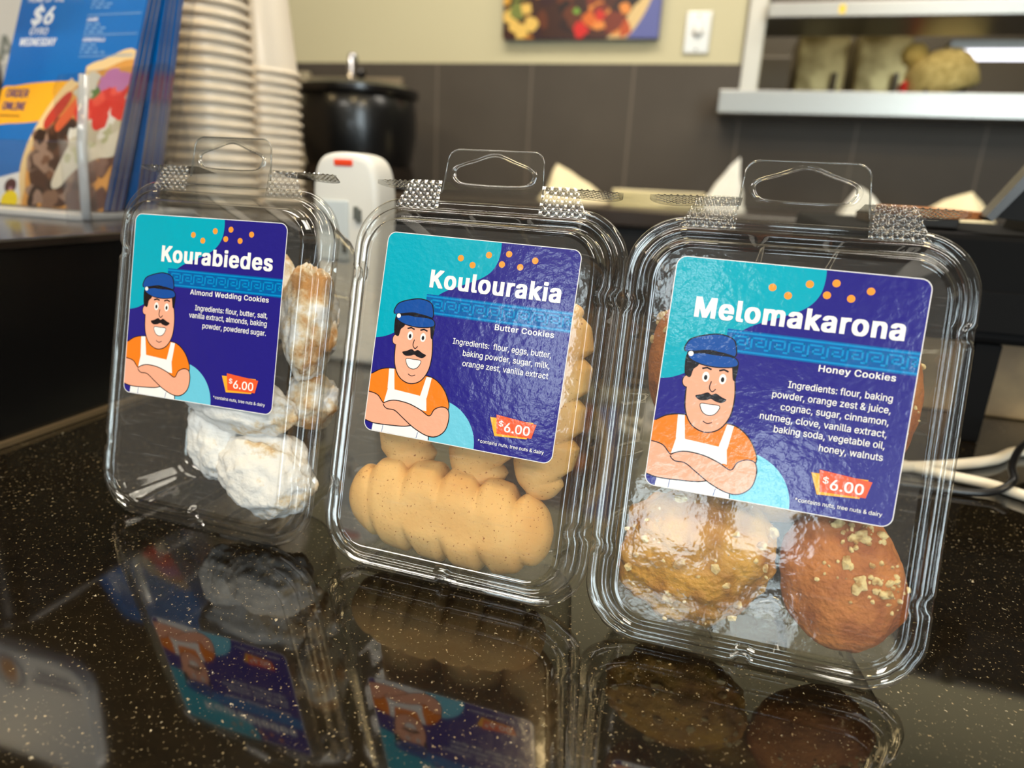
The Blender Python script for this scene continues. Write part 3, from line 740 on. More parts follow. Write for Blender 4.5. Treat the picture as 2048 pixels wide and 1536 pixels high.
def baker(pr):
    """plain cartoon of a baker in a blue cap with folded arms"""
    S2 = lambda pts, n=6: [(p[0], p[1]) for p in spline(pts, n)]
    R = (-LW+.02, -LH+.02, LW, LH)
    def shape(pts, m, line=True, n=6):
        P = clip_rect(S2(pts, n), *R); pr.poly(P, m)
        if line: pr.stroke([p for p in S2(pts, n) if R[0] < p[0] < R[2] and R[1] < p[1] < R[3]], 0.4, DARK)
    # shirt
    shape([(-42, -20), (-37.6, -16.6), (-33.5, -14.2), (-28, -13.4), (-20, -14.2), (-13, -14.4), (-8.6, -16.6), (-5.4, -20.5), (-4.0, -25.5), (-8, -31), (-25, -33), (-42, -30)], ORANGE)
    # apron: straps, bib, skirt
    pr.poly([(-34.7, -38.5), (-34.0, -30), (-11.0, -30), (-10.4, -38.5)], WHITE)
    pr.poly([(-31.0, -26.8), (-30.0, -21.2), (-13.6, -22.4), (-12.8, -27.6)], WHITE)
    pr.poly([(-30.6, -13.7), (-28.4, -13.5), (-27.2, -21.6), (-30.2, -21.4)], WHITE); pr.poly([(-14.6, -14.6), (-12.4, -14.7), (-13.4, -22.6), (-16.2, -22.2)], WHITE)
    pr.stroke([(-30.3, -38.5), (-30.1, -35.5)], 0.22, CAPB); pr.stroke([(-15.6, -38.5), (-15.2, -36.2)], 0.22, CAPB); pr.stroke([(-10.4, -38.5), (-10.6, -36.5)], 0.4, DARK)
    # folded arms
    shape([(-42, -24), (-38, -23.8), (-34, -24.6), (-30.6, -27.6), (-24, -29.6), (-16, -32.2), (-20, -34.6), (-27, -35.4), (-34, -35.7), (-38, -35.0), (-42, -34)], PEACH)
    shape([(-31, -27.4), (-27, -25.6), (-21, -25.8), (-15.5, -27.4), (-11.4, -29.2), (-9.6, -26.4), (-6.8, -25.0), (-4.2, -25.6), (-3.3, -29), (-4.2, -33.6), (-7.4, -36.5), (-11.5, -36.8), (-17, -34.8), (-22, -31.8), (-26, -29.4), (-29.5, -29.2)], PEACH)
    # neck, face, ear
    shape([(-29.0, 2), (-29.2, -6), (-28.4, -12), (-25.8, -16.4), (-21.4, -18.2), (-17.0, -16.6), (-14.2, -12), (-13.6, -5.5), (-14.6, 1.5), (-16.0, 7), (-27, 7)], PEACH)
    pr.poly(circle((-29.5, -2.2), 1.3, 18, ry=1.9), PEACH); pr.stroke(circle((-29.5, -2.2), 1.3, 18, pi*0.6, pi*1.5, ry=1.9), 0.3, DARK)
    # hair at the temples
    pr.poly(S2([(-30.5, 7), (-30.6, 1.0), (-29.6, -0.6), (-28.4, -0.6), (-27.8, 2), (-26.4, 3.6), (-26, 7)]), DARK); pr.poly(S2([(-16.2, 7), (-15.6, 3), (-15.0, 0.2), (-14.2, 0.6), (-14.0, 6)]), DARK)
    # eyes, brows, nose, moustache, mouth
    for x in (-23.6, -18.2):
        pr.poly(circle((x, 0.0), 1.15, 20, ry=1.7), WHITE); pr.poly(circle((x, -0.2), 0.55, 14, ry=0.85), DARK)
        pr.stroke([(x-1.5, 2.6), (x, 3.1), (x+1.5, 2.6)], 0.6, DARK)
    pr.stroke([(p[0], p[1]) for p in spline([(-21.6, -1.2), (-21.9, -3.4), (-20.9, -4.6), (-19.9, -3.6)], 6, False)], 0.35, DARK)
    pr.poly(S2([(-26.0, -6.6), (-24.2, -5.9), (-22.2, -5.0), (-20.9, -5.6), (-19.6, -5.0), (-17.6, -5.9), (-16.0, -6.6), (-17.4, -7.8), (-19.4, -7.6), (-20.9, -7.0), (-22.4, -7.6), (-24.6, -7.8)]), DARK)
    pr.poly(S2([(-24.0, -9.0), (-20.9, -8.8), (-17.8, -9.0), (-18.8, -11.6), (-20.9, -12.5), (-23.0, -11.6)]), WHITE); pr.stroke(S2([(-24.0, -9.0), (-20.9, -8.8), (-17.8, -9.0), (-18.8, -11.6), (-20.9, -12.5), (-23.0, -11.6)]), 0.25, DARK, closed=True)
    pr.stroke([(p[0], p[1]) for p in spline([(-22.4, -14.6), (-20.9, -15.2), (-19.4, -14.6)], 6, False)], 0.3, DARK)
    # cap with band, button and peak
    shape([(-31.0, 7.6), (-31.0, 10.6), (-28.6, 12.6), (-22.0, 14.4), (-17.2, 13.6), (-15.6, 11.2), (-15.8, 7.6), (-23, 8.8)], CAPB)
    pr.poly(S2([(-29.8, 7.8), (-29.8, 5.6), (-26, 4.0), (-20, 3.6), (-14.4, 4.8), (-15.6, 7.4), (-22.6, 7.6)]), CAPB); pr.stroke(S2([(-29.8, 7.8), (-29.8, 5.6), (-26, 4.0), (-20, 3.6), (-14.4, 4.8), (-15.6, 7.4), (-22.6, 7.6)]), 0.35, DARK, closed=True)
    pr.stroke([(p[0], p[1]) for p in spline([(-30.0, 7.1), (-25, 8.0), (-20, 8.3), (-15.8, 7.6)], 6, False)], 0.75, DARK)
    pr.poly(circle((-29.4, 7.0), 0.85, 20), WHITE)
def make_label(name, title, sub, lines, parent, rot, dx, title_x0, blur):
    pr = Print(0.004); z0 = ZR-0.28
    c_, s_ = cos(rot), sin(rot)
    pr.T = lambda x, y, z: ((dx+x*c_-y*s_)/1000, (YB+x*s_+y*c_)/1000, (z0+z)/1000)
    rr = [(p[0], p[1]) for p in rrect(-LW, -LH, LW, LH, LR)]
    e = [(p[0], p[1]) for p in rrect(-LW-.28, -LH-.28, LW+.28, LH+.28, LR+.25)]
    # paper with its own thickness
    n = len(e); q = [pr.T(p[0], p[1], -0.02) for p in e]+[pr.T(p[0], p[1], 0.06) for p in e]
    pr.mb.add(q, [tuple(range(n, 2*n))]+[(i, (i+1) % n, n+(i+1) % n, n+i) for i in range(n)], pr.mi(EDGE)); pr.z = 0.06
    pr.poly(rr, NAVY)
    # teal wave over the upper left corner
    wave = [(p[0], p[1]) for p in spline([(-LW, -2.5), (-34.5, -1.6), (-30.7, 0.2), (-25.5, 3.6), (-20.6, 9.4), (-16.1, 14.8), (-12, 18.2), (-3.5, 22.2), (1.6, 24.6), (5.2, 27.4), (7.3, 31.0), (8.0, 35.0), (7.9, LH)], 6, False)]
    tl = [(p[0], p[1]) for p in rrect(-LW, -LH, LW, LH, LR)][9:18]
    pr.poly(wave+[(0, LH)]+tl, TEAL)
    pr.poly([(p[0], p[1]) for p in circle((-8.2, -LH), 16.3, 40, 0, pi)], LBLUE)
    pr.up()
    for x, y in ((-7.3, 31.4), (-2.3, 29.3), (3.6, 33.6), (9.1, 30.7), (11.3, 34.7), (16.2, 30.4), (21.5, 33.3)): pr.poly(circle((x, y), 1.2, 24), DOT, up=False)
    # key-pattern band
    pr.poly([(-19, 9.0), (LW, 9.0), (LW, 16.6), (-19, 16.6)], BAND); pr.up()
    for y in (15.85, 9.75): pr.poly([(-19, y-.32), (LW, y-.32), (LW, y+.32), (-19, y+.32)], KEY, up=False)
    x = -16.8
    while x < 36:
        for pts in ([(x-1.35, 11.0), (x, 11.0), (x, 14.6), (x+4.4, 14.6), (x+4.4, 12.0), (x+1.5, 12.0), (x+1.5, 13.3), (x+3.0, 13.3)],): pr.seg([(min(a, LW-.4), b) for a, b in pts], 0.62, KEY)
        x += 5.75
    baker(pr)
    pr.text(title, title_x0, 32.5, 19.4, 6.4, WHITE, bold=0.075)
    pr.text(sub[0], sub[1], 32.4, 6.6, 2.05, WHITE, bold=0.04)
    for t, x0, yb in lines: pr.text(t, x0, 32.5, yb, 2.15, WHITE, bold=0.014)
    pr.poly([(12.9, -25.5), (29.6, -25.0), (27.9, -31.3), (15.5, -32.2)], TAGY); pr.poly([(15.2, -24.2), (30.8, -25.5), (29.6, -30.8), (16.2, -31.2)], TAGR)
    pr.text('$', 16.6, 18.3, -28.2, 1.9, WHITE, bold=0.02); pr.text('6.00', 19.0, 28.6, -30.0, 3.3, WHITE, bold=0.035)
    pr.text('*contains nuts, tree nuts & dairy', 9.4, 35.0, -35.6, 1.25, WHITE, bold=0.010)
    return pr.build(name, parent)

# (key, label-centre in the room, right axis, normal, label roll, container offset from the label, label text)
PK = [
 ('A', (-0.2053, 0.2320, 0.0959), (0.9998, -0.0159), (-0.0178, -0.9731, 0.2298), 0.0099, 0.7,
  'Kourabiedes', -22.4, ('Almond Wedding Cookies', -6.4), [('Ingredients: flour, butter, salt,', -3.3, 0.2), ('vanilla extract, almonds, baking', -6.0, -3.1), ('powder, powdered sugar.', 1.2, -6.9)]),
 ('B', (-0.0868, 0.2332, 0.0950), (0.9998, -0.0124), (-0.0077, -0.9684, 0.2491), -0.0173, -1.0,
  'Koulourakia', -18.0, ('Butter Cookies', 9.9), [('Ingredients:  flour, eggs, butter,', -5.8, -0.7), ('baking powder, sugar, milk,', -1.2, -4.6), ('orange zest, vanilla extract', -0.8, -8.4)]),
 ('C', (0.0234, 0.2269, 0.0957), (0.9996, 0.0202), (0.0244, -0.9694, 0.2443), -0.0199, 0.0,
  'Melomakarona', -29.9, ('Honey Cookies', 10.2), [('Ingredients: flour, baking', 2.0, 0.2), ('powder, orange zest & juice,', -2.3, -3.5), ('cognac, sugar, cinnamon,', 0.8, -7.2), ('nutmeg, clove, vanilla extract,', -5.0, -11.0), ('baking soda, vegetable oil,', -0.2, -14.6), ('honey, walnuts', 14.0, -18.4)]),
]
CL = {'A': 'clear hinged container of white sugar-dusted cookies with the Kourabiedes label', 'B': 'clear hinged container of golden twisted cookies with the Koulourakia label', 'C': 'clear scuffed hinged container of brown walnut cookies with the Melomakarona label'}
ROOTS = {}
for key, c, rx, nn, roll, off, title, tx0, sub, lines in PK:
    X = Vector((rx[0], rx[1], 0)).normalized(); N_ = Vector(nn); N_ = (N_-X*N_.dot(X)).normalized(); Y = N_.cross(X)
    o = empty('cookie_container', (0, 0, 0))
    org = Vector(c) + X*(off/1000) - Y*(YB/1000) - N_*(ZR/1000)
    M = Matrix(((X.x, Y.x, N_.x, org.x), (X.y, Y.y, N_.y, org.y), (X.z, Y.z, N_.z, org.z), (0, 0, 0, 1)))
    low = min((M @ v.co).z for v in list(LID.vertices)+list(TRAY.vertices))
    M[2][3] += 0.0003-low
    print('container', key, 'lift', round((0.0003-low)*1000, 2), 'mm')
    o.matrix_world = M
    tag(o, CL[key], 'food container', 'clear cookie containers on the granite counter')
    lm = LID.copy() if key != 'A' else LID
    lm.materials.append(PL); lm.materials.append({'A': PANEL_DUSTY, 'B': PANEL_CLEAR, 'C': PANEL_SCUFF}[key])
    link('lid', lm, o); link('tray', TRAY, o)
    link('hang_tab', HANG, o)
    for s in (-1, 1): link('knurled_tab', KN[s], o); link('tray_flap', FN[s], o)
    lb = make_label('sticker', title, sub, lines, o, roll, -off, tx0, 0)
    lb['label'] = 'navy and teal printed sticker on the lid'
    ROOTS[key] = M

# ------------------------------------------------------------------ cookies
def place(key, name, v, f, mats, label, cat, group, mi=None, smooth=True):
    """cookie meshes are authored in container millimetres relative to the label centre"""
    off = {p[0]: p[5] for p in PK}[key]
    me_v = [Vector(p) for p in v]; c = sum(me_v, Vector())/len(me_v)
    o = build(name, [tuple((p-c)/1000) for p in me_v], f, mats, None, mi, smooth)
    o.matrix_world = ROOTS[key] @ Matrix.Translation(((c.x-off)/1000, (c.y+YB)/1000, (c.z+ZR)/1000))
    tag(o, label, cat, group); return o, c
def sugar_mat(name='powdered_sugar', shift=0.0):
    m = bpy.data.materials.new(name); m.use_nodes = True; nt = m.node_tree; N = nt.nodes.new; L = nt.links.new
    b = nt.nodes['Principled BSDF']; tc = N('ShaderNodeTexCoord')
    n = N('ShaderNodeTexNoise'); n.inputs['Scale'].default_value = 55; n.inputs['Detail'].default_value = 7; n.inputs['Roughness'].default_value = 0.65; L(tc.outputs['Object'], n.inputs[0])
    r = N('ShaderNodeValToRGB'); e = r.color_ramp.elements
    e[0].position = 0.0; e[0].color = lin((240, 240, 240)); e[1].position = 1.0; e[1].color = lin((176, 124, 72))
    for p_, c_ in ((0.56-shift, (240, 240, 240)), (0.63-shift, (222, 204, 174)), (0.72-shift, (190, 142, 90))):
        x = e.new(p_); x.color = lin(c_)
    L(n.outputs[0], r.inputs[0]); L(r.outputs[0], b.inputs['Base Color']); b.inputs['Roughness'].default_value = 0.95; b.inputs['Specular IOR Level'].default_value = 0.15
    n2 = N('ShaderNodeTexNoise'); n2.inputs['Scale'].default_value = 380; n2.inputs['Detail'].default_value = 6; L(tc.outputs['Object'], n2.inputs[0])
    bp = N('ShaderNodeBump'); bp.inputs['Strength'].default_value = 0.6; bp.inputs['Distance'].default_value = 0.0014; L(n2.outputs[0], bp.inputs['Height']); L(bp.outputs[0], b.inputs['Normal'])
    return m
SUGAR = sugar_mat(); SUGAR_B = sugar_mat('browned_sugar', 0.12)
G1 = 'powdered sugar cookies in the Kourabiedes container'
for i, (c, r, rot, lab) in enumerate([
    ((28, -67, -15), (23, 18, 13), -0.15, 'large sugar-dusted cookie at the bottom of its container, against the lid'),
    ((0, -56, -20), (14.5, 20, 12), 0.15, 'sugar-dusted cookie standing beside the large one below the Kourabiedes sticker'),
    ((14, -37.5, -13), (27, 12.5, 11), -0.10, 'sugar-dusted cookie peeking out right under the Kourabiedes sticker'),
    ((38, 1, -22), (12, 24, 12), 0.06, 'browned sugar-dusted cookie standing upright beside the Kourabiedes sticker'),
    ((10, 10, -24), (18, 20, 12), 0.3, 'sugar-dusted cookie hidden behind the upper half of the Kourabiedes sticker'),
    ((-18, -8, -24), (16, 20, 12), -0.3, 'sugar-dusted cookie hidden behind the Kourabiedes sticker baker'),
    ((38, -34, -29), (12, 12, 10), 0.0, 'sugar-dusted cookie at the back, beside the lower corner of the Kourabiedes sticker')]):
    v, f = blob((0, 0, 0), r, 11+i*5, 0.19, 1.7, 5)
    ca, sa = cos(rot), sin(rot)
    v = [(p.x*ca-p.y*sa+c[0], p.x*sa+p.y*ca+c[1], min(p.z+c[2], -1.6)) for p in v]
    v = [(p[0], p[1], p[2]) for p in v]
    place('A', 'powdered_cookie', v, f, [SUGAR_B if i in (3, 4, 6) else SUGAR], lab, 'cookie', G1)

def butter_mat():
    m = bpy.data.materials.new('butter_dough'); m.use_nodes = True; nt = m.node_tree; N = nt.nodes.new; L = nt.links.new
    b = nt.nodes['Principled BSDF']; tc = N('ShaderNodeTexCoord')
    n = N('ShaderNodeTexNoise'); n.inputs['Scale'].default_value = 45; n.inputs['Detail'].default_value = 5; L(tc.outputs['Object'], n.inputs[0])
    r = N('ShaderNodeValToRGB'); e = r.color_ramp.elements
    e[0].position = 0.35; e[0].color = lin((230, 190, 126)); e[1].position = 0.75; e[1].color = lin((216, 164, 96))
    L(n.outputs[0], r.inputs[0])
    n3 = N('ShaderNodeTexNoise'); n3.inputs['Scale'].default_value = 950; L(tc.outputs['Object'], n3.inputs[0])
    q_ = N('ShaderNodeMapRange'); q_.inputs[1].default_value = 0.66; q_.inputs[2].default_value = 0.72; L(n3.outputs[0], q_.inputs[0])
    mx = N('ShaderNodeMix'); mx.data_type = 'RGBA'; mx.inputs[7].default_value = lin((150, 92, 40)); L(r.outputs[0], mx.inputs[6]); L(q_.outputs[0], mx.inputs[0])
    L(mx.outputs[2], b.inputs['Base Color']); b.inputs['Roughness'].default_value = 0.75
    n2 = N('ShaderNodeTexNoise'); n2.inputs['Scale'].default_value = 500; n2.inputs['Detail'].default_value = 5; L(tc.outputs['Object'], n2.inputs[0])
    bp = N('ShaderNodeBump'); bp.inputs['Strength'].default_value = 0.25; bp.inputs['Distance'].default_value = 0.0008; L(n2.outputs[0], bp.inputs['Height']); L(bp.outputs[0], b.inputs['Normal'])
    b.inputs['Subsurface Weight'].default_value = 0.15; b.inputs['Subsurface Radius'].default_value = (0.004, 0.002, 0.001); b.inputs['Subsurface Scale'].default_value = 0.5
    return m
BUTTER = butter_mat()
def twist(L_, R, lobes, seed, skew=1.0, zf=0.8, nt=150, na=64):
    """baked rope twist lying along x"""
    v = []; f = []
    for i in range(nt+1):
        t = i/nt; s = 2*t-1; env = (1-abs(s)**3.0)**0.42 if abs(s) < 1 else 0.0
        for k in range(na):
            a = 2*pi*k/na
            ph = lobes*t + skew*0.28*cos(a) + 0.15*seed
            g = abs(sin(pi*ph))
            front = max(0, sin(a))        # the side pressed on the lid is smoother
            depth = 0.34*(1-0.90*front)
            rad = R*env*(1-depth+depth*min(1, g*1.55)**0.75)
            rad *= 1+0.05*noise.noise(Vector((t*6+seed, cos(a)*1.2, sin(a)*1.2)))
            y = rad*cos(a); z = rad*zf*sin(a)
            x = L_/2*s
            v.append(Vector((x, y, z)))
        
    for i in range(nt):
        for k in range(na):
            k2 = (k+1) % na; f.append((i*na+k, i*na+k2, (i+1)*na+k2, (i+1)*na+k))
    return v, f
G2 = 'twisted butter cookies in the Koulourakia container'
for i, (c, L_, R, lobes, rot, zc, lab) in enumerate([
    ((-5.0, -68.5), 87, 19.5, 5.6, -0.055, -15.5, 'long golden twisted cookie lying along the bottom of its container'),
    ((-27, -18), 80, 14.5, 5, 1.57, -19, 'golden cookie standing behind the baker side of the Koulourakia sticker'),
    ((3.5, -20), 78, 15, 5, 1.60, -20, 'golden cookie standing behind the middle of the Koulourakia sticker'),
    ((31, -18), 78, 13.5, 5, 1.54, -19, 'golden cookie standing at the price tag side of the Koulourakia sticker')]):
    v, f = twist(L_, R, lobes, i+1)
    ca, sa = cos(rot), sin(rot)
    v = [(p.x*ca-p.y*sa+c[0], p.x*sa+p.y*ca+c[1], min(p.z+zc, -1.3+0.25*sin(p.x*0.3))) for p in v]
    place('B', 'twisted_cookie', v, f, [BUTTER], lab, 'cookie', G2)

HONEY = mat('honey_cookie', (192, 120, 58), 0.62, var=(85, (146, 78, 34), 0.40, 0.66), bump=(520, 0.7, 0.0014))
HONEY_Y = mat('syrupy_cookie', (200, 150, 52), 0.5, var=(75, (158, 104, 32), 0.40, 0.66), bump=(300, 0.9, 0.002))
NUT = mat('walnut_crumb', (226, 206, 150), 0.8, var=(300, (176, 140, 88), 0.45, 0.6), bump=(600, 0.5, 0.001))
G3 = 'honey walnut cookies in the Melomakarona container'
rng = random.Random(3)
for i, (c, r, rot, m, nuts, lab) in enumerate([
    ((28.5, -61.5, -13), (19.5, 25.0, 11.5), 0.30, HONEY, 1, 'brown oval cookie topped with walnut crumbs at the bottom of its container'),
    ((-19, -62, -15), (27, 23, 12), 0.25, HONEY_Y, 0.9, 'golden syrupy cookie behind the shiny lower lid panel'),
    ((6, -34, -20), (22, 13, 11), 0.1, HONEY_Y, 0.3, 'dark golden cookie just below the Melomakarona sticker edge'),
    ((33, 0, -20), (13.5, 26, 12), 0.0, HONEY, 0.6, 'brown cookie standing upright beside the Melomakarona sticker text'),
    ((-32, 5, -20), (12, 22, 12), 0.0, HONEY, 0.4, 'brown cookie standing upright beyond the teal side of the Melomakarona sticker'),
    ((0, 8, -22), (19, 24, 12), 0.0, HONEY, 0.3, 'brown cookie hidden behind the middle of the Melomakarona sticker')]):
    v, f = blob((0, 0, 0), r, 40+i*3, 0.13 if i == 1 else 0.07, 2.2 if i == 1 else 1.6, 5)
    ca, sa = cos(rot), sin(rot)
    v = [Vector((p.x*ca-p.y*sa+c[0], p.x*sa+p.y*ca+c[1], min(p.z+c[2], -1.5))) for p in v]
    o, cc = place('C', 'walnut_cookie', v, f, [m], lab, 'cookie', G3)
    front = [p for p in v if p.z > c[2]+r[2]*0.15]
    q = MB()
    for _ in range(int(520*nuts) if i == 0 else int(60*nuts)):
        p = rng.choice(front); 
        if i == 0 and min((p-Vector((37, -60, p.z))).length/rng.uniform(1, 13), (p-Vector((29, -43, p.z))).length/rng.uniform(1, 10), (p-Vector((24, -56, p.z))).length/rng.uniform(0.5, 7)) > 1: continue
        s_ = rng.choice([0.3, 0.4, 0.5, 0.6, 0.7, 0.9, 1.2, 1.9])
        b, g = blob((0, 0, 0), (s_*rng.uniform(.8, 1.6), s_, s_*.6), rng.uniform(0, 90), 0.35, 1.6, 1)
        a = rng.uniform(0, pi)
        w = [((x.x*cos(a)-x.y*sin(a)+p.x-cc.x)/1000, (x.x*sin(a)+x.y*cos(a)+p.y-cc.y)/1000, (min(x.z+p.z+0.2, -1.0)-cc.z)/1000) for x in b]
        q.add(w, g)
    if q.v:
        t = q.build('walnut_topping', [NUT], o); t['label'] = 'pale chopped walnut crumbs'; t['kind'] = 'stuff'

# ------------------------------------------------------------------ black shelf at the left end with brochure holder and cups
BT = 0.111
gloss_black = mat('gloss_black', (10, 10, 11), 0.22, coat=0.25)
root = empty('black_riser', (-0.365, 0.258, 0)); tag(root, 'glossy black countertop riser carrying the leaflet holder and cup stacks', 'riser')
q = MB()
pts = [(p[0], p[1]) for p in rrect(-1.10, 0.235, -0.365, 0.90, 0.02)]
q.prism([(p[0]+0.365, p[1]-0.258) for p in pts], 2, 0.003, BT-0.006)
auto(q.build('body', [gloss_black], root), 30)
q = MB(); pts = rrect(-1.102, 0.233, -0.363, 0.902, 0.021); q.prism([(p[0]+0.365, p[1]-0.258) for p in pts], 2, BT-0.0058, BT)
o = q.build('top_board', [mat('riser_top', (46, 36, 30), 0.25, coat=0.3, var=(30, (30, 24, 20), 0.4, 0.6))], root)
b_ = o.modifiers.new('b', 'BEVEL'); b_.width = 0.0015; b_.segments = 2
q = MB(); pts = rrect(-1.103, 0.232, -0.361, 0.903, 0.022); q.prism([(p[0]+0.365, p[1]-0.258) for p in pts], 2, 0.0004, 0.003); q.build('base_trim', [mat('riser_trim', (150, 130, 100), 0.3, metal=0.7)], root)

ACR = plastic('clear_acrylic', 0.02, (248, 249, 250), haze=0.008, gain=1.3)
ACE = plastic('acrylic_edge_sheen', 0.06, (236, 242, 248), haze=0.55, gain=4.0)  # strong white haze paints in the bright reflection along post and edges
root = empty('leaflet_holder', (-0.50, 0.40, BT)); tag(root, 'clear acrylic leaflet holder on the black riser', 'leaflet holder')
hx0, hx1 = -0.572, -0.432
def side_panel(x):
    q = MB()
    poly = [(0.369, 0.0), (0.372, 0.085), (0.378, 0.0945), (0.39, 0.0975), (0.472, 0.1165), (0.480, 0.1125), (0.4885, 0.074), (0.494, 0.03), (0.496, 0.0)]
    q.prism([(y-0.40, z) for y, z in poly], 0, x+0.50-0.0012, x+0.50+0.0012)
    return q.build('side_panel', [ACR], root)
side_panel(hx1); side_panel(hx0)
q = MB(); q.box((hx0+0.50, -0.018, 0.0), (hx1+0.50-0.0014, 0.094, 0.0045), 0, 0.001); q.build('base_plate', [ACE], root)
q = MB(); q.box((hx0+0.5014, -0.006, 0.0046), (hx1+0.50-0.0014, -0.0036, 0.053), 0, 0.0008); q.build('front_panel', [ACR], root)
q = MB(); q.prism([(0.060, 0.005), (0.0625, 0.005), (0.119, 0.19), (0.1165, 0.19)], 0, hx0+0.502, hx1+0.4984); q.build('back_panel', [ACR], root)
q = MB(); q.tube([(hx1+0.4985, -0.0145, 0.001), (hx1+0.4985, -0.011, 0.05), (hx1+0.4985, -0.002, 0.097)], 0.0032, n=12); q.build('corner_post', [ACE], root, True)

# leaflets
LB, LY = I((0, 104, 186)), I((250, 176, 30))
def leaflet_edge():
    m = bpy.data.materials.new('leaflet_cut_edge'); m.use_nodes = True; nt = m.node_tree; N = nt.nodes.new; L = nt.links.new
    b = nt.nodes['Principled BSDF']; tc = N('ShaderNodeTexCoord'); sp = N('ShaderNodeSeparateXYZ'); L(tc.outputs['Object'], sp.inputs[0])
    r = N('ShaderNodeValToRGB'); r.color_ramp.interpolation = 'LINEAR'; e = r.color_ramp.elements
    d = N('ShaderNodeMath'); d.operation = 'DIVIDE'; d.inputs[1].default_value = 0.25; L(sp.outputs[2], d.inputs[0]); L(d.outputs[0], r.inputs[0])
    e[0].position = 0.0; e[0].color = lin((120, 84, 60)); e[1].position = 0.47; e[1].color = lin((20, 92, 168))
    for p_, c_ in ((0.10, (96, 62, 52)), (0.24, (176, 158, 146)), (0.33, (186, 164, 156)), (0.36, (168, 60, 62)), (0.42, (160, 50, 60)), (0.445, (40, 80, 150))):
        x = e.new(p_); x.color = lin(c_)
    L(r.outputs[0], b.inputs['Base Color']); b.inputs['Roughness'].default_value = 0.7
    return m
LEDGE = leaflet_edge()
LEDGE2 = mat('leaflet_white_edge', (168, 160, 152), 0.7, var=(25, (120, 106, 98), 0.4, 0.6))
def leaflet_print(m_front):
    pr = Print(0.002); pr.T = lambda x, y, z: ((x+62.5)/1000-0.0625, (-0.32-z)/1000, y/1000)
    R = (-125, 0.3, 0, 215.8); rng = random.Random(9)
    P = lambda pts, m: patch(pr, pts, m, R)
    SP = lambda pts, n=6: [(p[0], p[1]) for p in spline(pts, n)]
    P([(-125, 0), (0, 0), (0, 250), (-125, 250)], LB)
    P([(-125, -2), (-40, -2), (-40, 40), (-86, 27), (-108, 21), (-125, 17)], I((226, 226, 228)))
    P(SP([(-125, 66), (-110, 65), (-84, 67), (-60, 72), (-40, 80), (-40, 101), (-57, 101), (-90, 99), (-112, 96), (-125, 93)], 3), LY)
    P(circle((-94, 15), 6.0, 24), I((70, 24, 34))); P(circle((-93, 12), 2.0, 14), I((190, 130, 150))); P(circle((-92, 3), 8.5, 24), I((244, 214, 20)))
    # flatbread with filling
    P(SP([(-74, -4), (-83, 10), (-88, 28), (-87, 45), (-82, 62), (-72, 82), (-60, 99), (-48, 110), (-30, 118), (5, 118), (5, -4)]), I((232, 200, 146)))
    P(SP([(-70, -4), (-79, 14), (-82, 32), (-80, 50), (-72, 68), (-60, 86), (-46, 100), (-28, 110), (8, 110), (8, -4)]), I((214, 150, 72)))
    P(SP([(-62, 4), (-76, 20), (-79, 36), (-74, 52), (-60, 66), (-44, 70), (-36, 50), (-30, 20), (-38, 2)]), I((66, 36, 26)))
    for _ in range(60):
        P(blob2d(rng, rng.uniform(-76, -28), rng.uniform(4, 62), rng.uniform(3, 9)), I(rng.choice([(84, 50, 36), (56, 28, 20), (110, 72, 52), (130, 96, 76), (44, 22, 16), (150, 120, 104)])))
    for _ in range(22):
        P(blob2d(rng, rng.uniform(-30, 0), rng.uniform(0, 50), rng.uniform(4, 10)), I(rng.choice([(96, 60, 50), (120, 84, 70), (70, 40, 34)])))
    P(SP([(-54, 20), (-44, 52), (-30, 72), (-6, 92), (2, 84), (2, 46), (-16, 40), (-34, 30), (-46, 16)]), I((214, 206, 188)))
    for _ in range(22):
        x = rng.uniform(-46, 0); P(blob2d(rng, x, 54+(x+30)*0.5+rng.uniform(-16, 12), rng.uniform(3, 8)), I(rng.choice([(226, 220, 206), (196, 186, 164), (180, 178, 140), (232, 228, 220)])))
    P(SP([(-70, 62), (-58, 76), (-52, 88), (-56, 92), (-66, 82), (-74, 68)]), I((190, 52, 40))); P(SP([(-58, 60), (-46, 74), (-40, 86), (-46, 88), (-56, 76), (-62, 66)]), I((226, 96, 50)))
    for x, y, r in ((-26, 82, 13), (-12, 92, 12), (-38, 76, 9), (-4, 80, 9), (-20, 70, 8)): P(blob2d(rng, x, y, r, 10, 0.15), I((222, 44, 36)))
    for x, y, r in ((-26, 86, 6), (-10, 94, 5), (-34, 74, 4)): P(blob2d(rng, x, y, r), I((240, 84, 66)))
    for x, y, r in ((-16, 104, 8), (-6, 101, 7), (-24, 98, 6)): P(blob2d(rng, x, y, r), I((190, 120, 172)))
    P(blob2d(rng, -32, 92, 5), I((90, 120, 60))); P(blob2d(rng, -42, 90, 8), I((196, 190, 170))); P(blob2d(rng, -36, 100, 8), I((206, 200, 186)))
    P(SP([(-58, 106), (-50, 100), (-44, 106), (-46, 116), (-56, 118)]), LB)
    # lettering
    Wt, Pu = I((246, 246, 248)), I((48, 36, 120))
    sh = 0.18
    pr.text('HOME OF THE', -117, -80, 166, 5.0, Wt, 0.03, sh)
    pr.text('$6', -109, -88, 147.5, 14.0, Wt, 0.06, sh)
    pr.text('GYRO', -108.5, -90, 138.6, 5.6, Wt, 0.04, sh)
    pr.text('WEDNESDAY', -116.2, -79.5, 129.4, 6.2, Wt, 0.05, sh)
    pr.text('ORDER', -118.6, -96, 86.6, 6.6, Pu, 0.045, sh); pr.text('ONLINE', -119.5, -96, 76.2, 6.4, Pu, 0.045, sh)
    pr.up()
    for k in range(9): pr.poly([(-121+k*2.4, 70.6), (-119.2+k*2.4, 70.6), (-119.0+k*2.4, 71.9), (-120.8+k*2.4, 71.9)], I((120, 84, 30)), up=False)
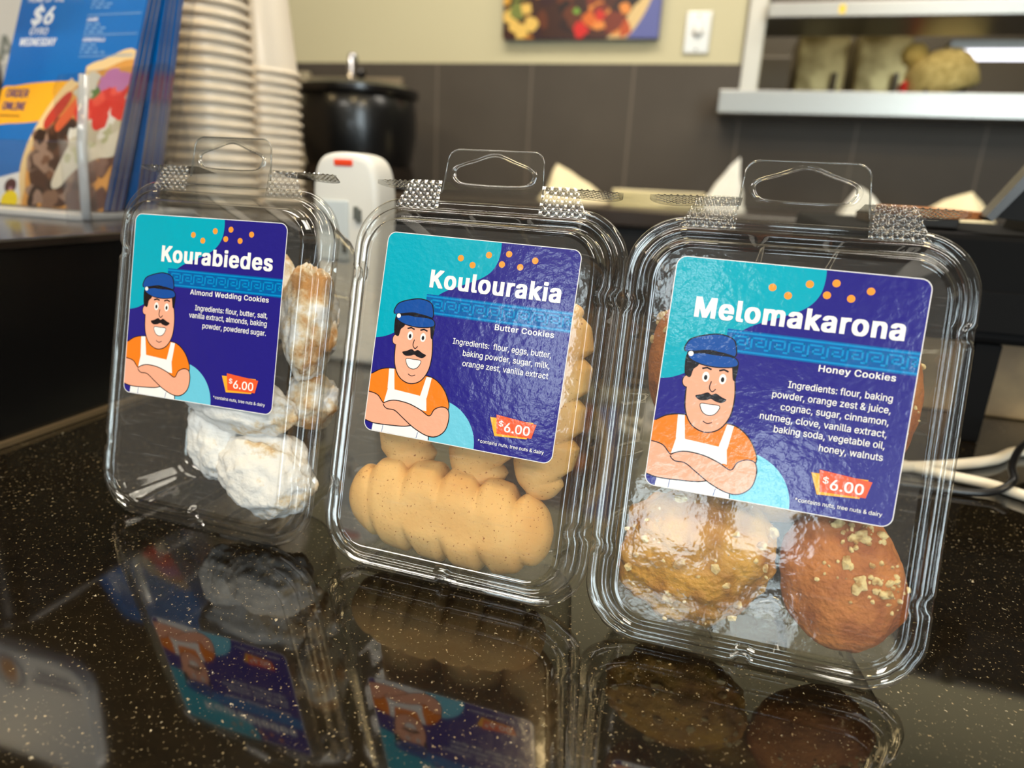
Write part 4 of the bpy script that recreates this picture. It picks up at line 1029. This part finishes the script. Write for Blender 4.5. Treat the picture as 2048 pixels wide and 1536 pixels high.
    for y in (119.8, 137.2, 153.6, 170.0): P([(-53.5, y), (-2, y+1.2), (-2, y+1.7), (-53.5, y+.5)], I((150, 190, 226))); P([(-53.5, y+1.5), (-2, y+2.7), (-2, y+3.0), (-53.5, y+1.8)], I((90, 150, 210)))
    for nm, y, w in (('COCKEYSVILLE', 132.6, 21.5), ('LAUREL', 149.2, 11.0)):
        pr.text(nm, -52.8, -52.8+w, y, 2.6, Wt, 0.05, sh)
        pr.up()
        for j, n_ in enumerate((7, 10 if nm == 'LAUREL' else 8, 9 if nm == 'LAUREL' else 12)):
            for k in range(n_):
                if (k+j) % 4 == 3: continue
                pr.poly([(-53+k*2.0, y-3.4-j*3.0), (-51.6+k*2.0, y-3.4-j*3.0), (-51.4+k*2.0, y-2.0-j*3.0), (-52.8+k*2.0, y-2.0-j*3.0)], I((140, 184, 226)), up=False)
    pr.up()
    for j, n_ in enumerate((6, 11, 10)):
        for k in range(n_):
            if (k+j) % 4 == 3: continue
            pr.poly([(-51.5+k*2.0, 165.5-j*3.0), (-50.1+k*2.0, 165.5-j*3.0), (-49.9+k*2.0, 166.9-j*3.0), (-51.3+k*2.0, 166.9-j*3.0)], I((140, 184, 226)), up=False)
    return pr
def leaf_sheet(thick):
    q = MB(); q.box((-0.125, -0.0003, 0), (0, thick-0.0003, 0.216)); return q
LPL = 'blue printed leaflets in the clear holder'
y0 = 0.4055; base_z = BT+0.0052
q = leaf_sheet(0.0010)
front = q.build('menu_leaflet', [LEDGE]); front.location = (-0.4396, y0, base_z); front.rotation_euler = (-radians(22.0), 0, 0)
pr = leaflet_print(None); pm = pr.build('front_print', front)
tag(front, 'front blue leaflet with the $6 gyro offer and the pita photo', 'leaflet', LPL)
back_l = leaf_sheet(0.0009).build('menu_leaflet', [LEDGE])
bp_ = MB(); bp_.add([(-0.125, -0.0004, 0), (0, -0.0004, 0), (0, -0.0004, 0.216), (-0.125, -0.0004, 0.216)], [(0, 1, 2, 3)]); bp_.build('front_print', [LB], back_l)
used_l = set()
back_w = leaf_sheet(0.0009).build('menu_leaflet', [LEDGE2])
bp_ = MB(); bp_.add([(-0.125, -0.0004, 0), (0, -0.0004, 0), (0, -0.0004, 0.216), (-0.125, -0.0004, 0.216)], [(0, 1, 2, 3)]); bp_.build('front_print', [LB], back_w)
rng = random.Random(2)
for i in range(22):
    src = back_l if (i % 3) else back_w
    o = src if src.name not in used_l else copy_tree(src); used_l.add(src.name)
    if i < 8: yy = y0+0.0021*(i+1); ang = 22.0-0.16*(i+1)
    else: yy = y0+0.0290+0.00185*(i-8); ang = 18.0-0.14*(i-8)
    o.location = (-0.4396+rng.uniform(-0.0010, 0.0008), yy, base_z+rng.uniform(0, 0.0006)); o.rotation_euler = (-radians(ang), 0, 0)
    tag(o, 'blue leaflet in the pack right behind the front pita leaflet, edge showing' if i < 8 else 'blue leaflet in the rear pack of the holder, beyond the dark gap', 'leaflet', 'leaflets packed behind the front one' if i < 8 else 'leaflets in the rear pack')

# paper cups, upside down
cupm = mat('cup_paper', (238, 228, 212), 0.35, coat=0.2); cupr = mat('cup_rim', (242, 228, 206), 0.3, coat=0.25)
def cup_proto():
    q = MB()
    q.lathe([(0.0436, 0.0046), (0.0424, 0.009), (0.0325, 0.112), (0.0318, 0.114), (0.0300, 0.114), (0.0294, 0.108), (0.0, 0.108)], (0, 0, 0), n=48)
    q.lathe([(0.0431, 0.0022), (0.0327, 0.105)], (0, 0, 0), n=48)
    body = auto(q.build('paper_cup', [cupm]), 40)
    q = MB(); q.lathe([(0.0450+0.0017*cos(a), 0.0026+0.0026*sin(a)) for a in [2*pi*i/14 for i in range(15)]], (0, 0, 0), n=48)
    q.build('rolled_rim', [cupr], body, True); return body
cup = cup_proto(); used = False
PITCH = 0.0111
for (x, y, n, lab, grp) in ((-0.5285, 0.632, 23, 'white paper cup upside down in the taller stack nearest the leaflets', 'cups in the taller stack'), (-0.552, 0.752, 14, 'white paper cup upside down in the shorter stack beside the black kettle', 'cups in the shorter stack')):
    for k in range(n):
        o = cup if not used else copy_tree(cup); used = True
        o.location = (x+0.0002*sin(k*1.7), y+0.0002*cos(k*2.3), BT+0.0002+PITCH*k); o.rotation_euler = (0, 0, k*0.7)
        l = lab; g = grp
        if n == 14 and k == n-1: l, g = 'topmost white paper cup of the shorter stack, its whole smooth side showing', None
        tag(o, l, 'cup', g or 'top cup of the shorter stack')

# white board behind the leaflets, with grey lettering
root = empty('menu_board', (-1.05, 0.86, BT)); tag(root, 'white upright board with grey lettering behind the leaflets', 'board')
q = MB(); q.box((-0.05, 0, 0), (0.22, 0.012, 0.11), 0, 0.002); q.build('lower_panel', [mat('board_grey', (214, 212, 206), 0.5)], root)
q = MB(); q.box((-0.05, 0, 0.112), (0.22, 0.012, 0.46), 0, 0.002); o = q.build('upper_panel', [mat('board_white', (232, 234, 236), 0.45)], root)
pr = Print(0.2); pr.T = lambda x, y, z: (x/1000, -z/1000, y/1000); pr.text('A', -48, -14, 178, 34, I((130, 140, 138)), 0.05); pr.build('lettering', root)

# white counter tablet above the riser: its face shows in the granite
root = empty('counter_tablet', (-0.70, 0.40, BT)); tag(root, 'white counter tablet on the black riser, mirrored in the granite with its round emblem', 'tablet')
wp = mat('tablet_white', (232, 234, 236), 0.35)
q = MB(); q.tube([(0, 0, 0.003), (0, 0.0, 0.21)], 0.011, n=16); q.lathe([(0.0, 0.0), (0.06, 0.0), (0.06, 0.004), (0.012, 0.007)], (0, 0, 0), n=32); q.build('stand', [wp], root, True)
q = MB(); q.prism([(p[0], p[1]) for p in rrect(-0.20, 0.182, 0.195, 0.310, 0.03)], 1, -0.014, -0.002); o = q.build('body', [wp], root); b_ = o.modifiers.new('b', 'BEVEL'); b_.width = 0.002; b_.segments = 2
pr = Print(0.1); pr.T = lambda x, y, z: (x/1000, -0.0141-z/1000, y/1000)
pr.poly(circle((100, 208), 20, 40), I((40, 70, 120))); pr.poly(circle((100, 208), 15.5, 40), I((222, 226, 230))); pr.poly([(p[0], p[1]) for p in spline([(92, 196), (106, 195), (110, 208), (106, 219), (96, 220), (89, 210)], 5)], I((190, 130, 80)))
pr.poly(rrect(128, 206, 186, 213, 3), I((60, 84, 130))); pr.poly(rrect(136, 197, 176, 202, 2), I((60, 84, 130)))
pr.build('emblem', root)

# white handheld card reader behind the containers
root = empty('card_reader', (-0.287, 0.505, 0)); tag(root, 'white rounded card reader with an orange light standing behind the left containers', 'card reader')
wr = mat('reader_white', (228, 228, 224), 0.35, coat=0.2)
q = MB(); pts = [(p[0], p[1]) for p in spline([(-0.024, 0.0005), (0.024, 0.0005), (0.025, 0.05), (0.0285, 0.11), (0.0285, 0.142), (0.0235, 0.160), (0.012, 0.167), (-0.012, 0.167), (-0.0235, 0.160), (-0.0285, 0.142), (-0.0285, 0.11), (-0.025, 0.05)], 6)]
q.prism([(p[0], max(p[1], 0.0003)) for p in pts], 1, -0.018, 0.016); o = q.build('body', [wr], root); b_ = o.modifiers.new('b', 'BEVEL'); b_.width = 0.006; b_.segments = 4
o.data.polygons.foreach_set('use_smooth', [True]*len(o.data.polygons)); b_.harden_normals = False
q = MB(); q.box((-0.008, -0.0192, 0.1575), (0.008, -0.0165, 0.1625), 0, 0.001); q.build('indicator', [mat('orange_red', (236, 70, 30), 0.4)], root)
q = MB(); q.box((-0.022, -0.0200, 0.085), (0.004, -0.0170, 0.132), 0, 0.0015); q.build('screen', [mat('reader_screen', (206, 216, 222), 0.25)], root)
for x, z in ((0.011, 0.124), (0.0135, 0.122), (0.001, 0.098)):
    q = MB(); q.box((x-0.0015, -0.0215, z-0.006), (x+0.0015, -0.0175, z+0.004), 0, 0.0006); q.build('button', [mat('reader_button', (96, 100, 96), 0.5)], root)

# ------------------------------------------------------------------ black terminal at the right
tb = mat('terminal_black', (8, 8, 9), 0.7, spec=0.12); tg = mat('terminal_gloss', (9, 8, 7), 0.55, spec=0.15)
root = empty('cash_drawer', (0.28, 0.60, 0)); tag(root, 'black cash drawer unit on legs at the right behind the largest container', 'cash drawer')
q = MB(); q.box((-0.215, -0.10, 0.068), (0.16, 0.16, 0.1365), 0, 0.004); q.build('body', [tb], root)
q = MB(); q.box((-0.20, -0.1025, 0.076), (0.15, -0.1005, 0.102), 0, 0.0006); q.build('drawer_front', [mat('drawer_front', (12, 12, 13), 0.7, spec=0.12)], root)
for x in (-0.108, 0.13):
    for y in (-0.088, 0.14):
        q = MB(); q.box((x-0.008, y-0.008, 0.0002), (x+0.008, y+0.008, 0.0675), 0, 0.001); q.build('leg', [tb], root)
q = MB(); q.box((0.10, 0.545, 0.1367), (0.1505, 0.64, 0.1437), 0, 0.001)
tag(q.build('grey_pad', [mat('dark_pad', (74, 60, 46), 0.5)]), 'dark brown pad lying on the black cash drawer under the wooden strip', 'pad')
q = MB(); q.box((0.110, 0.512, 0.1440), (0.1545, 0.62, 0.1492), 0, 0.0008)
tag(q.build('wooden_strip', [mat('cork_wood', (196, 132, 76), 0.6, var=(120, (160, 98, 50), 0.4, 0.6))]), 'thin wooden board on the black cash drawer under the knurled tab', 'board')
root = empty('terminal', (0.23, 0.56, 0.1367)); tag(root, 'black slanted touchscreen terminal standing on the cash drawer', 'terminal')
q = MB(); q.prism([(-0.079, 0.010), (-0.058, 0.0460), (-0.053, 0.0475), (0.09, 0.0475), (0.09, 0.0435), (-0.052, 0.0435), (-0.075, 0.0075)], 1, -0.062, -0.046); o = q.build('screen_shell', [mat('terminal_shell', (44, 40, 36), 0.3, coat=0.2)], root)
q = MB(); q.prism([(-0.074, 0.0100), (-0.052, 0.0430), (0.085, 0.0430), (0.085, 0.0005), (-0.048, 0.0005), (-0.052, 0.008)], 1, -0.058, -0.0465); q.prism([(-0.03, 0.0005), (-0.02, 0.0400), (0.085, 0.0400), (0.085, 0.0005)], 1, -0.0462, 0.06); q.build('housing', [tg], root)
q = MB(); q.tube([(-0.036, -0.066, 0.001), (-0.036, -0.0655, 0.041)], 0.007, n=20); q.build('hinge', [tg], root, True)
root = empty('wood_riser', (0.30, 0.70, 0)); tag(root, 'scuffed brown wooden box behind the legs of the cash drawer', 'box')
q = MB(); q.box((-0.19, -0.125, 0.0002), (0.13, 0.03, 0.066), 0, 0.002); q.build('body', [mat('scuffed_wood', (186, 152, 104), 0.55, var=(14, (140, 112, 76), 0.42, 0.6))], root)

def cable(name, pts, r, m, label):
    q = MB(); q.tube(spline(pts, 12, False), r, n=12); tag(q.build(name, [m], None, True), label, 'cable')
wc = mat('white_cable', (226, 218, 200), 0.4); bc = mat('black_cable', (14, 14, 16), 0.3)
cable('power_cable', [(0.02, 0.395, 0.0034), (0.08, 0.41, 0.0034), (0.130, 0.432, 0.0034), (0.158, 0.449, 0.0034), (0.176, 0.463, 0.0034), (0.205, 0.49, 0.0034), (0.26, 0.475, 0.0034), (0.34, 0.40, 0.0034)], 0.0033, wc, 'upper white cable on the granite right of the largest container')
cable('power_cable', [(0.03, 0.428, 0.0032), (0.10, 0.432, 0.0032), (0.140, 0.4235, 0.0032), (0.160, 0.4185, 0.0032), (0.1725, 0.4100, 0.0032), (0.20, 0.39, 0.0032), (0.26, 0.36, 0.0032)], 0.0031, wc, 'lower white cable on the granite right of the largest container')
cable('power_cable', [(0.06, 0.398, 0.0023), (0.12, 0.4015, 0.0023), (0.147, 0.4035, 0.0024), (0.160, 0.4075, 0.0040), (0.1690, 0.4140, 0.0090), (0.1730, 0.4300, 0.0125), (0.187, 0.458, 0.0165), (0.205, 0.478, 0.0140), (0.24, 0.47, 0.0023)], 0.0021, bc, 'thin black cable looping over the two white cables')

# ------------------------------------------------------------------ cook beyond the pass
def cook():
    base = Vector((0.565, 2.62, FLOOR))
    root = empty('person', base); tag(root, 'person in a mustard knitted beanie with a pompom working beyond the kitchen pass', 'person')
    J = {'pelvis': (0, 0, .90, .135), 'waist': (0, 0, 1.05, .125), 'chest': (0.0, 0, 1.20, .145), 'neck0': (0.0, 0, 1.315, .06), 'neck': (-0.005, -0.005, 1.36, .052), 'jaw': (-0.005, -0.02, 1.415, .066), 'skull': (0.0, -0.005, 1.485, .082), 'top': (0.005, 0, 1.53, .06),
         'shL': (-.155, 0, 1.27, .06), 'elL': (-.20, -.02, 1.02, .045), 'wrL': (-.13, -.14, .98, .03), 'haL': (-.10, -.19, .98, .028), 'shR': (.155, 0, 1.27, .06), 'elR': (.20, -.02, 1.02, .045), 'wrR': (.13, -.14, .98, .03), 'haR': (.10, -.19, .98, .028),
         'hiL': (-.09, 0, .86, .10), 'knL': (-.10, -.01, .48, .066), 'anL': (-.10, .01, .07, .045), 'toL': (-.11, -.13, .035, .035), 'hiR': (.09, 0, .86, .10), 'knR': (.10, -.01, .48, .066), 'anR': (.10, .01, .07, .045), 'toR': (.11, -.13, .035, .035)}
    E_ = [('pelvis', 'waist'), ('waist', 'chest'), ('chest', 'neck0'), ('neck0', 'neck'), ('neck', 'jaw'), ('jaw', 'skull'), ('skull', 'top'), ('chest', 'shL'), ('shL', 'elL'), ('elL', 'wrL'), ('wrL', 'haL'), ('chest', 'shR'), ('shR', 'elR'), ('elR', 'wrR'), ('wrR', 'haR'),
          ('pelvis', 'hiL'), ('hiL', 'knL'), ('knL', 'anL'), ('anL', 'toL'), ('pelvis', 'hiR'), ('hiR', 'knR'), ('knR', 'anR'), ('anR', 'toR')]
    def skin(name, keys, edges, m, grow, rootk):
        ks = list(keys); me = bpy.data.meshes.new(name)
        me.from_pydata([J[k][:3] for k in ks], [(ks.index(a), ks.index(b)) for a, b in edges], [])
        o = link(name, me, root); o.modifiers.new('s', 'SKIN'); 
        for i, k in enumerate(ks): me.skin_vertices[0].data[i].radius = (J[k][3]+grow, J[k][3]+grow)
        for i, k in enumerate(ks): me.skin_vertices[0].data[i].use_root = (k == rootk)
        sb = o.modifiers.new('u', 'SUBSURF'); sb.levels = 2; sb.render_levels = 2
        me.materials.append(m); return o
    for h, s in (('haL', 1), ('haR', -1)):
        w = Vector(J[h][:3])
        for fi in range(4):
            off = (fi-1.5)*0.019
            prev = h
            for ji, (dy, dz) in enumerate(((-.035, .004), (-.060, -.004), (-.080, -.018))):
                k = '%s_f%d_%d' % (h, fi, ji); J[k] = (w.x+off, w.y+dy*(1-.08*abs(fi-1)), w.z+dz, .0095-.0008*ji); E_.append((prev, k)); prev = k
        prev = h
        for ji, (dx, dy) in enumerate(((.035, -.01), (.046, -.032))):
            k = '%s_t_%d' % (h, ji); J[k] = (w.x+dx*s, w.y+dy, w.z, .010); E_.append((prev, k)); prev = k
    skin('body', J.keys(), E_, mat('person_skin', (150, 98, 68), 0.6), 0, 'pelvis')
    sk = ['chest', 'waist', 'pelvis', 'neck0', 'shL', 'elL', 'shR', 'elR']
    skin('shirt', sk, [e for e in E_ if e[0] in sk and e[1] in sk], mat('black_shirt', (26, 24, 26), 0.8), 0.014, 'waist')
    pk = ['pelvis', 'hiL', 'knL', 'anL', 'hiR', 'knR', 'anR']
    skin('trousers', pk, [e for e in E_ if e[0] in pk and e[1] in pk], mat('dark_trousers', (34, 34, 42), 0.8), 0.012, 'pelvis')
    hair = mat('dark_hair', (44, 28, 20), 0.7)
    v, f = blob((0.012, 0.015, 1.462), (0.088, 0.092, 0.062), 4, 0.05, 3, 3); build('hair', v, f, [hair], root, None, True)
    # face features on the front of the head
    q = MB()
    v, f = blob((-0.005, -0.098, 1.452), (0.012, 0.018, 0.018), 2, 0.0, 1, 2); q.add(v, f); q.build('nose', [MATS['person_skin']], root, True)
    for s in (-1, 1):
        v, f = blob((-0.005+s*0.03, -0.083, 1.474), (0.011, 0.007, 0.007), 1, 0, 1, 2); build('eye', v, f, [mat('eye_dark', (40, 30, 26), 0.3)], root, None, True)
        v, f = blob((-0.003+s*0.083, 0.0, 1.455), (0.010, 0.018, 0.028), 1, 0, 1, 2); build('ear', v, f, [MATS['person_skin']], root, None, True)
    v, f = blob((-0.005, -0.085, 1.418), (0.024, 0.006, 0.006), 1, 0, 1, 2); build('mouth', v, f, [mat('lips', (130, 66, 56), 0.5)], root, None, True)
    knit = mat('mustard_knit', (222, 198, 124), 0.9, bump=(120, 0.6, 0.004), var=(60, (184, 158, 88), 0.4, 0.6))
    q = MB(); n = 72; v = []; f = []; prof = [(0.094, -0.045), (0.100, -0.04), (0.102, -0.01), (0.099, 0.02), (0.088, 0.05), (0.068, 0.072), (0.04, 0.086), (0.012, 0.091), (0.0005, 0.091)]
    for r, z in prof:
        for k in range(n): rr = r*(1+0.018*cos(k*pi)); v.append((rr*cos(2*pi*k/n), rr*sin(2*pi*k/n)*1.08, z))
    for i in range(len(prof)-1):
        for k in range(n): f.append((i*n+k, i*n+(k+1) % n, (i+1)*n+(k+1) % n, (i+1)*n+k))
    T = Matrix.Translation((0.012, 0.0, 1.512)) @ Matrix.Rotation(radians(-20), 4, 'Y')
    q.add([T @ Vector(p) for p in v], f); bn = q.build('beanie', [knit], root, True)
    b, g = blob((0, 0, 0), (0.036, 0.036, 0.034), 3, 0.22, 6, 4); T2 = Matrix.Translation((-0.072, 0.0, 1.585))
    build('pompom', [T2 @ p for p in b], g, [mat('mustard_pompom', (214, 186, 104), 0.95, bump=(200, 0.8, 0.004))], bn, None, True)
    q = MB(); q.box((-0.098, -0.05, 1.425), (-0.085, 0.03, 1.505), 0, 0.005); q.build('ear_cover', [mat('red_cloth', (224, 44, 26), 0.7)], root)
cook()
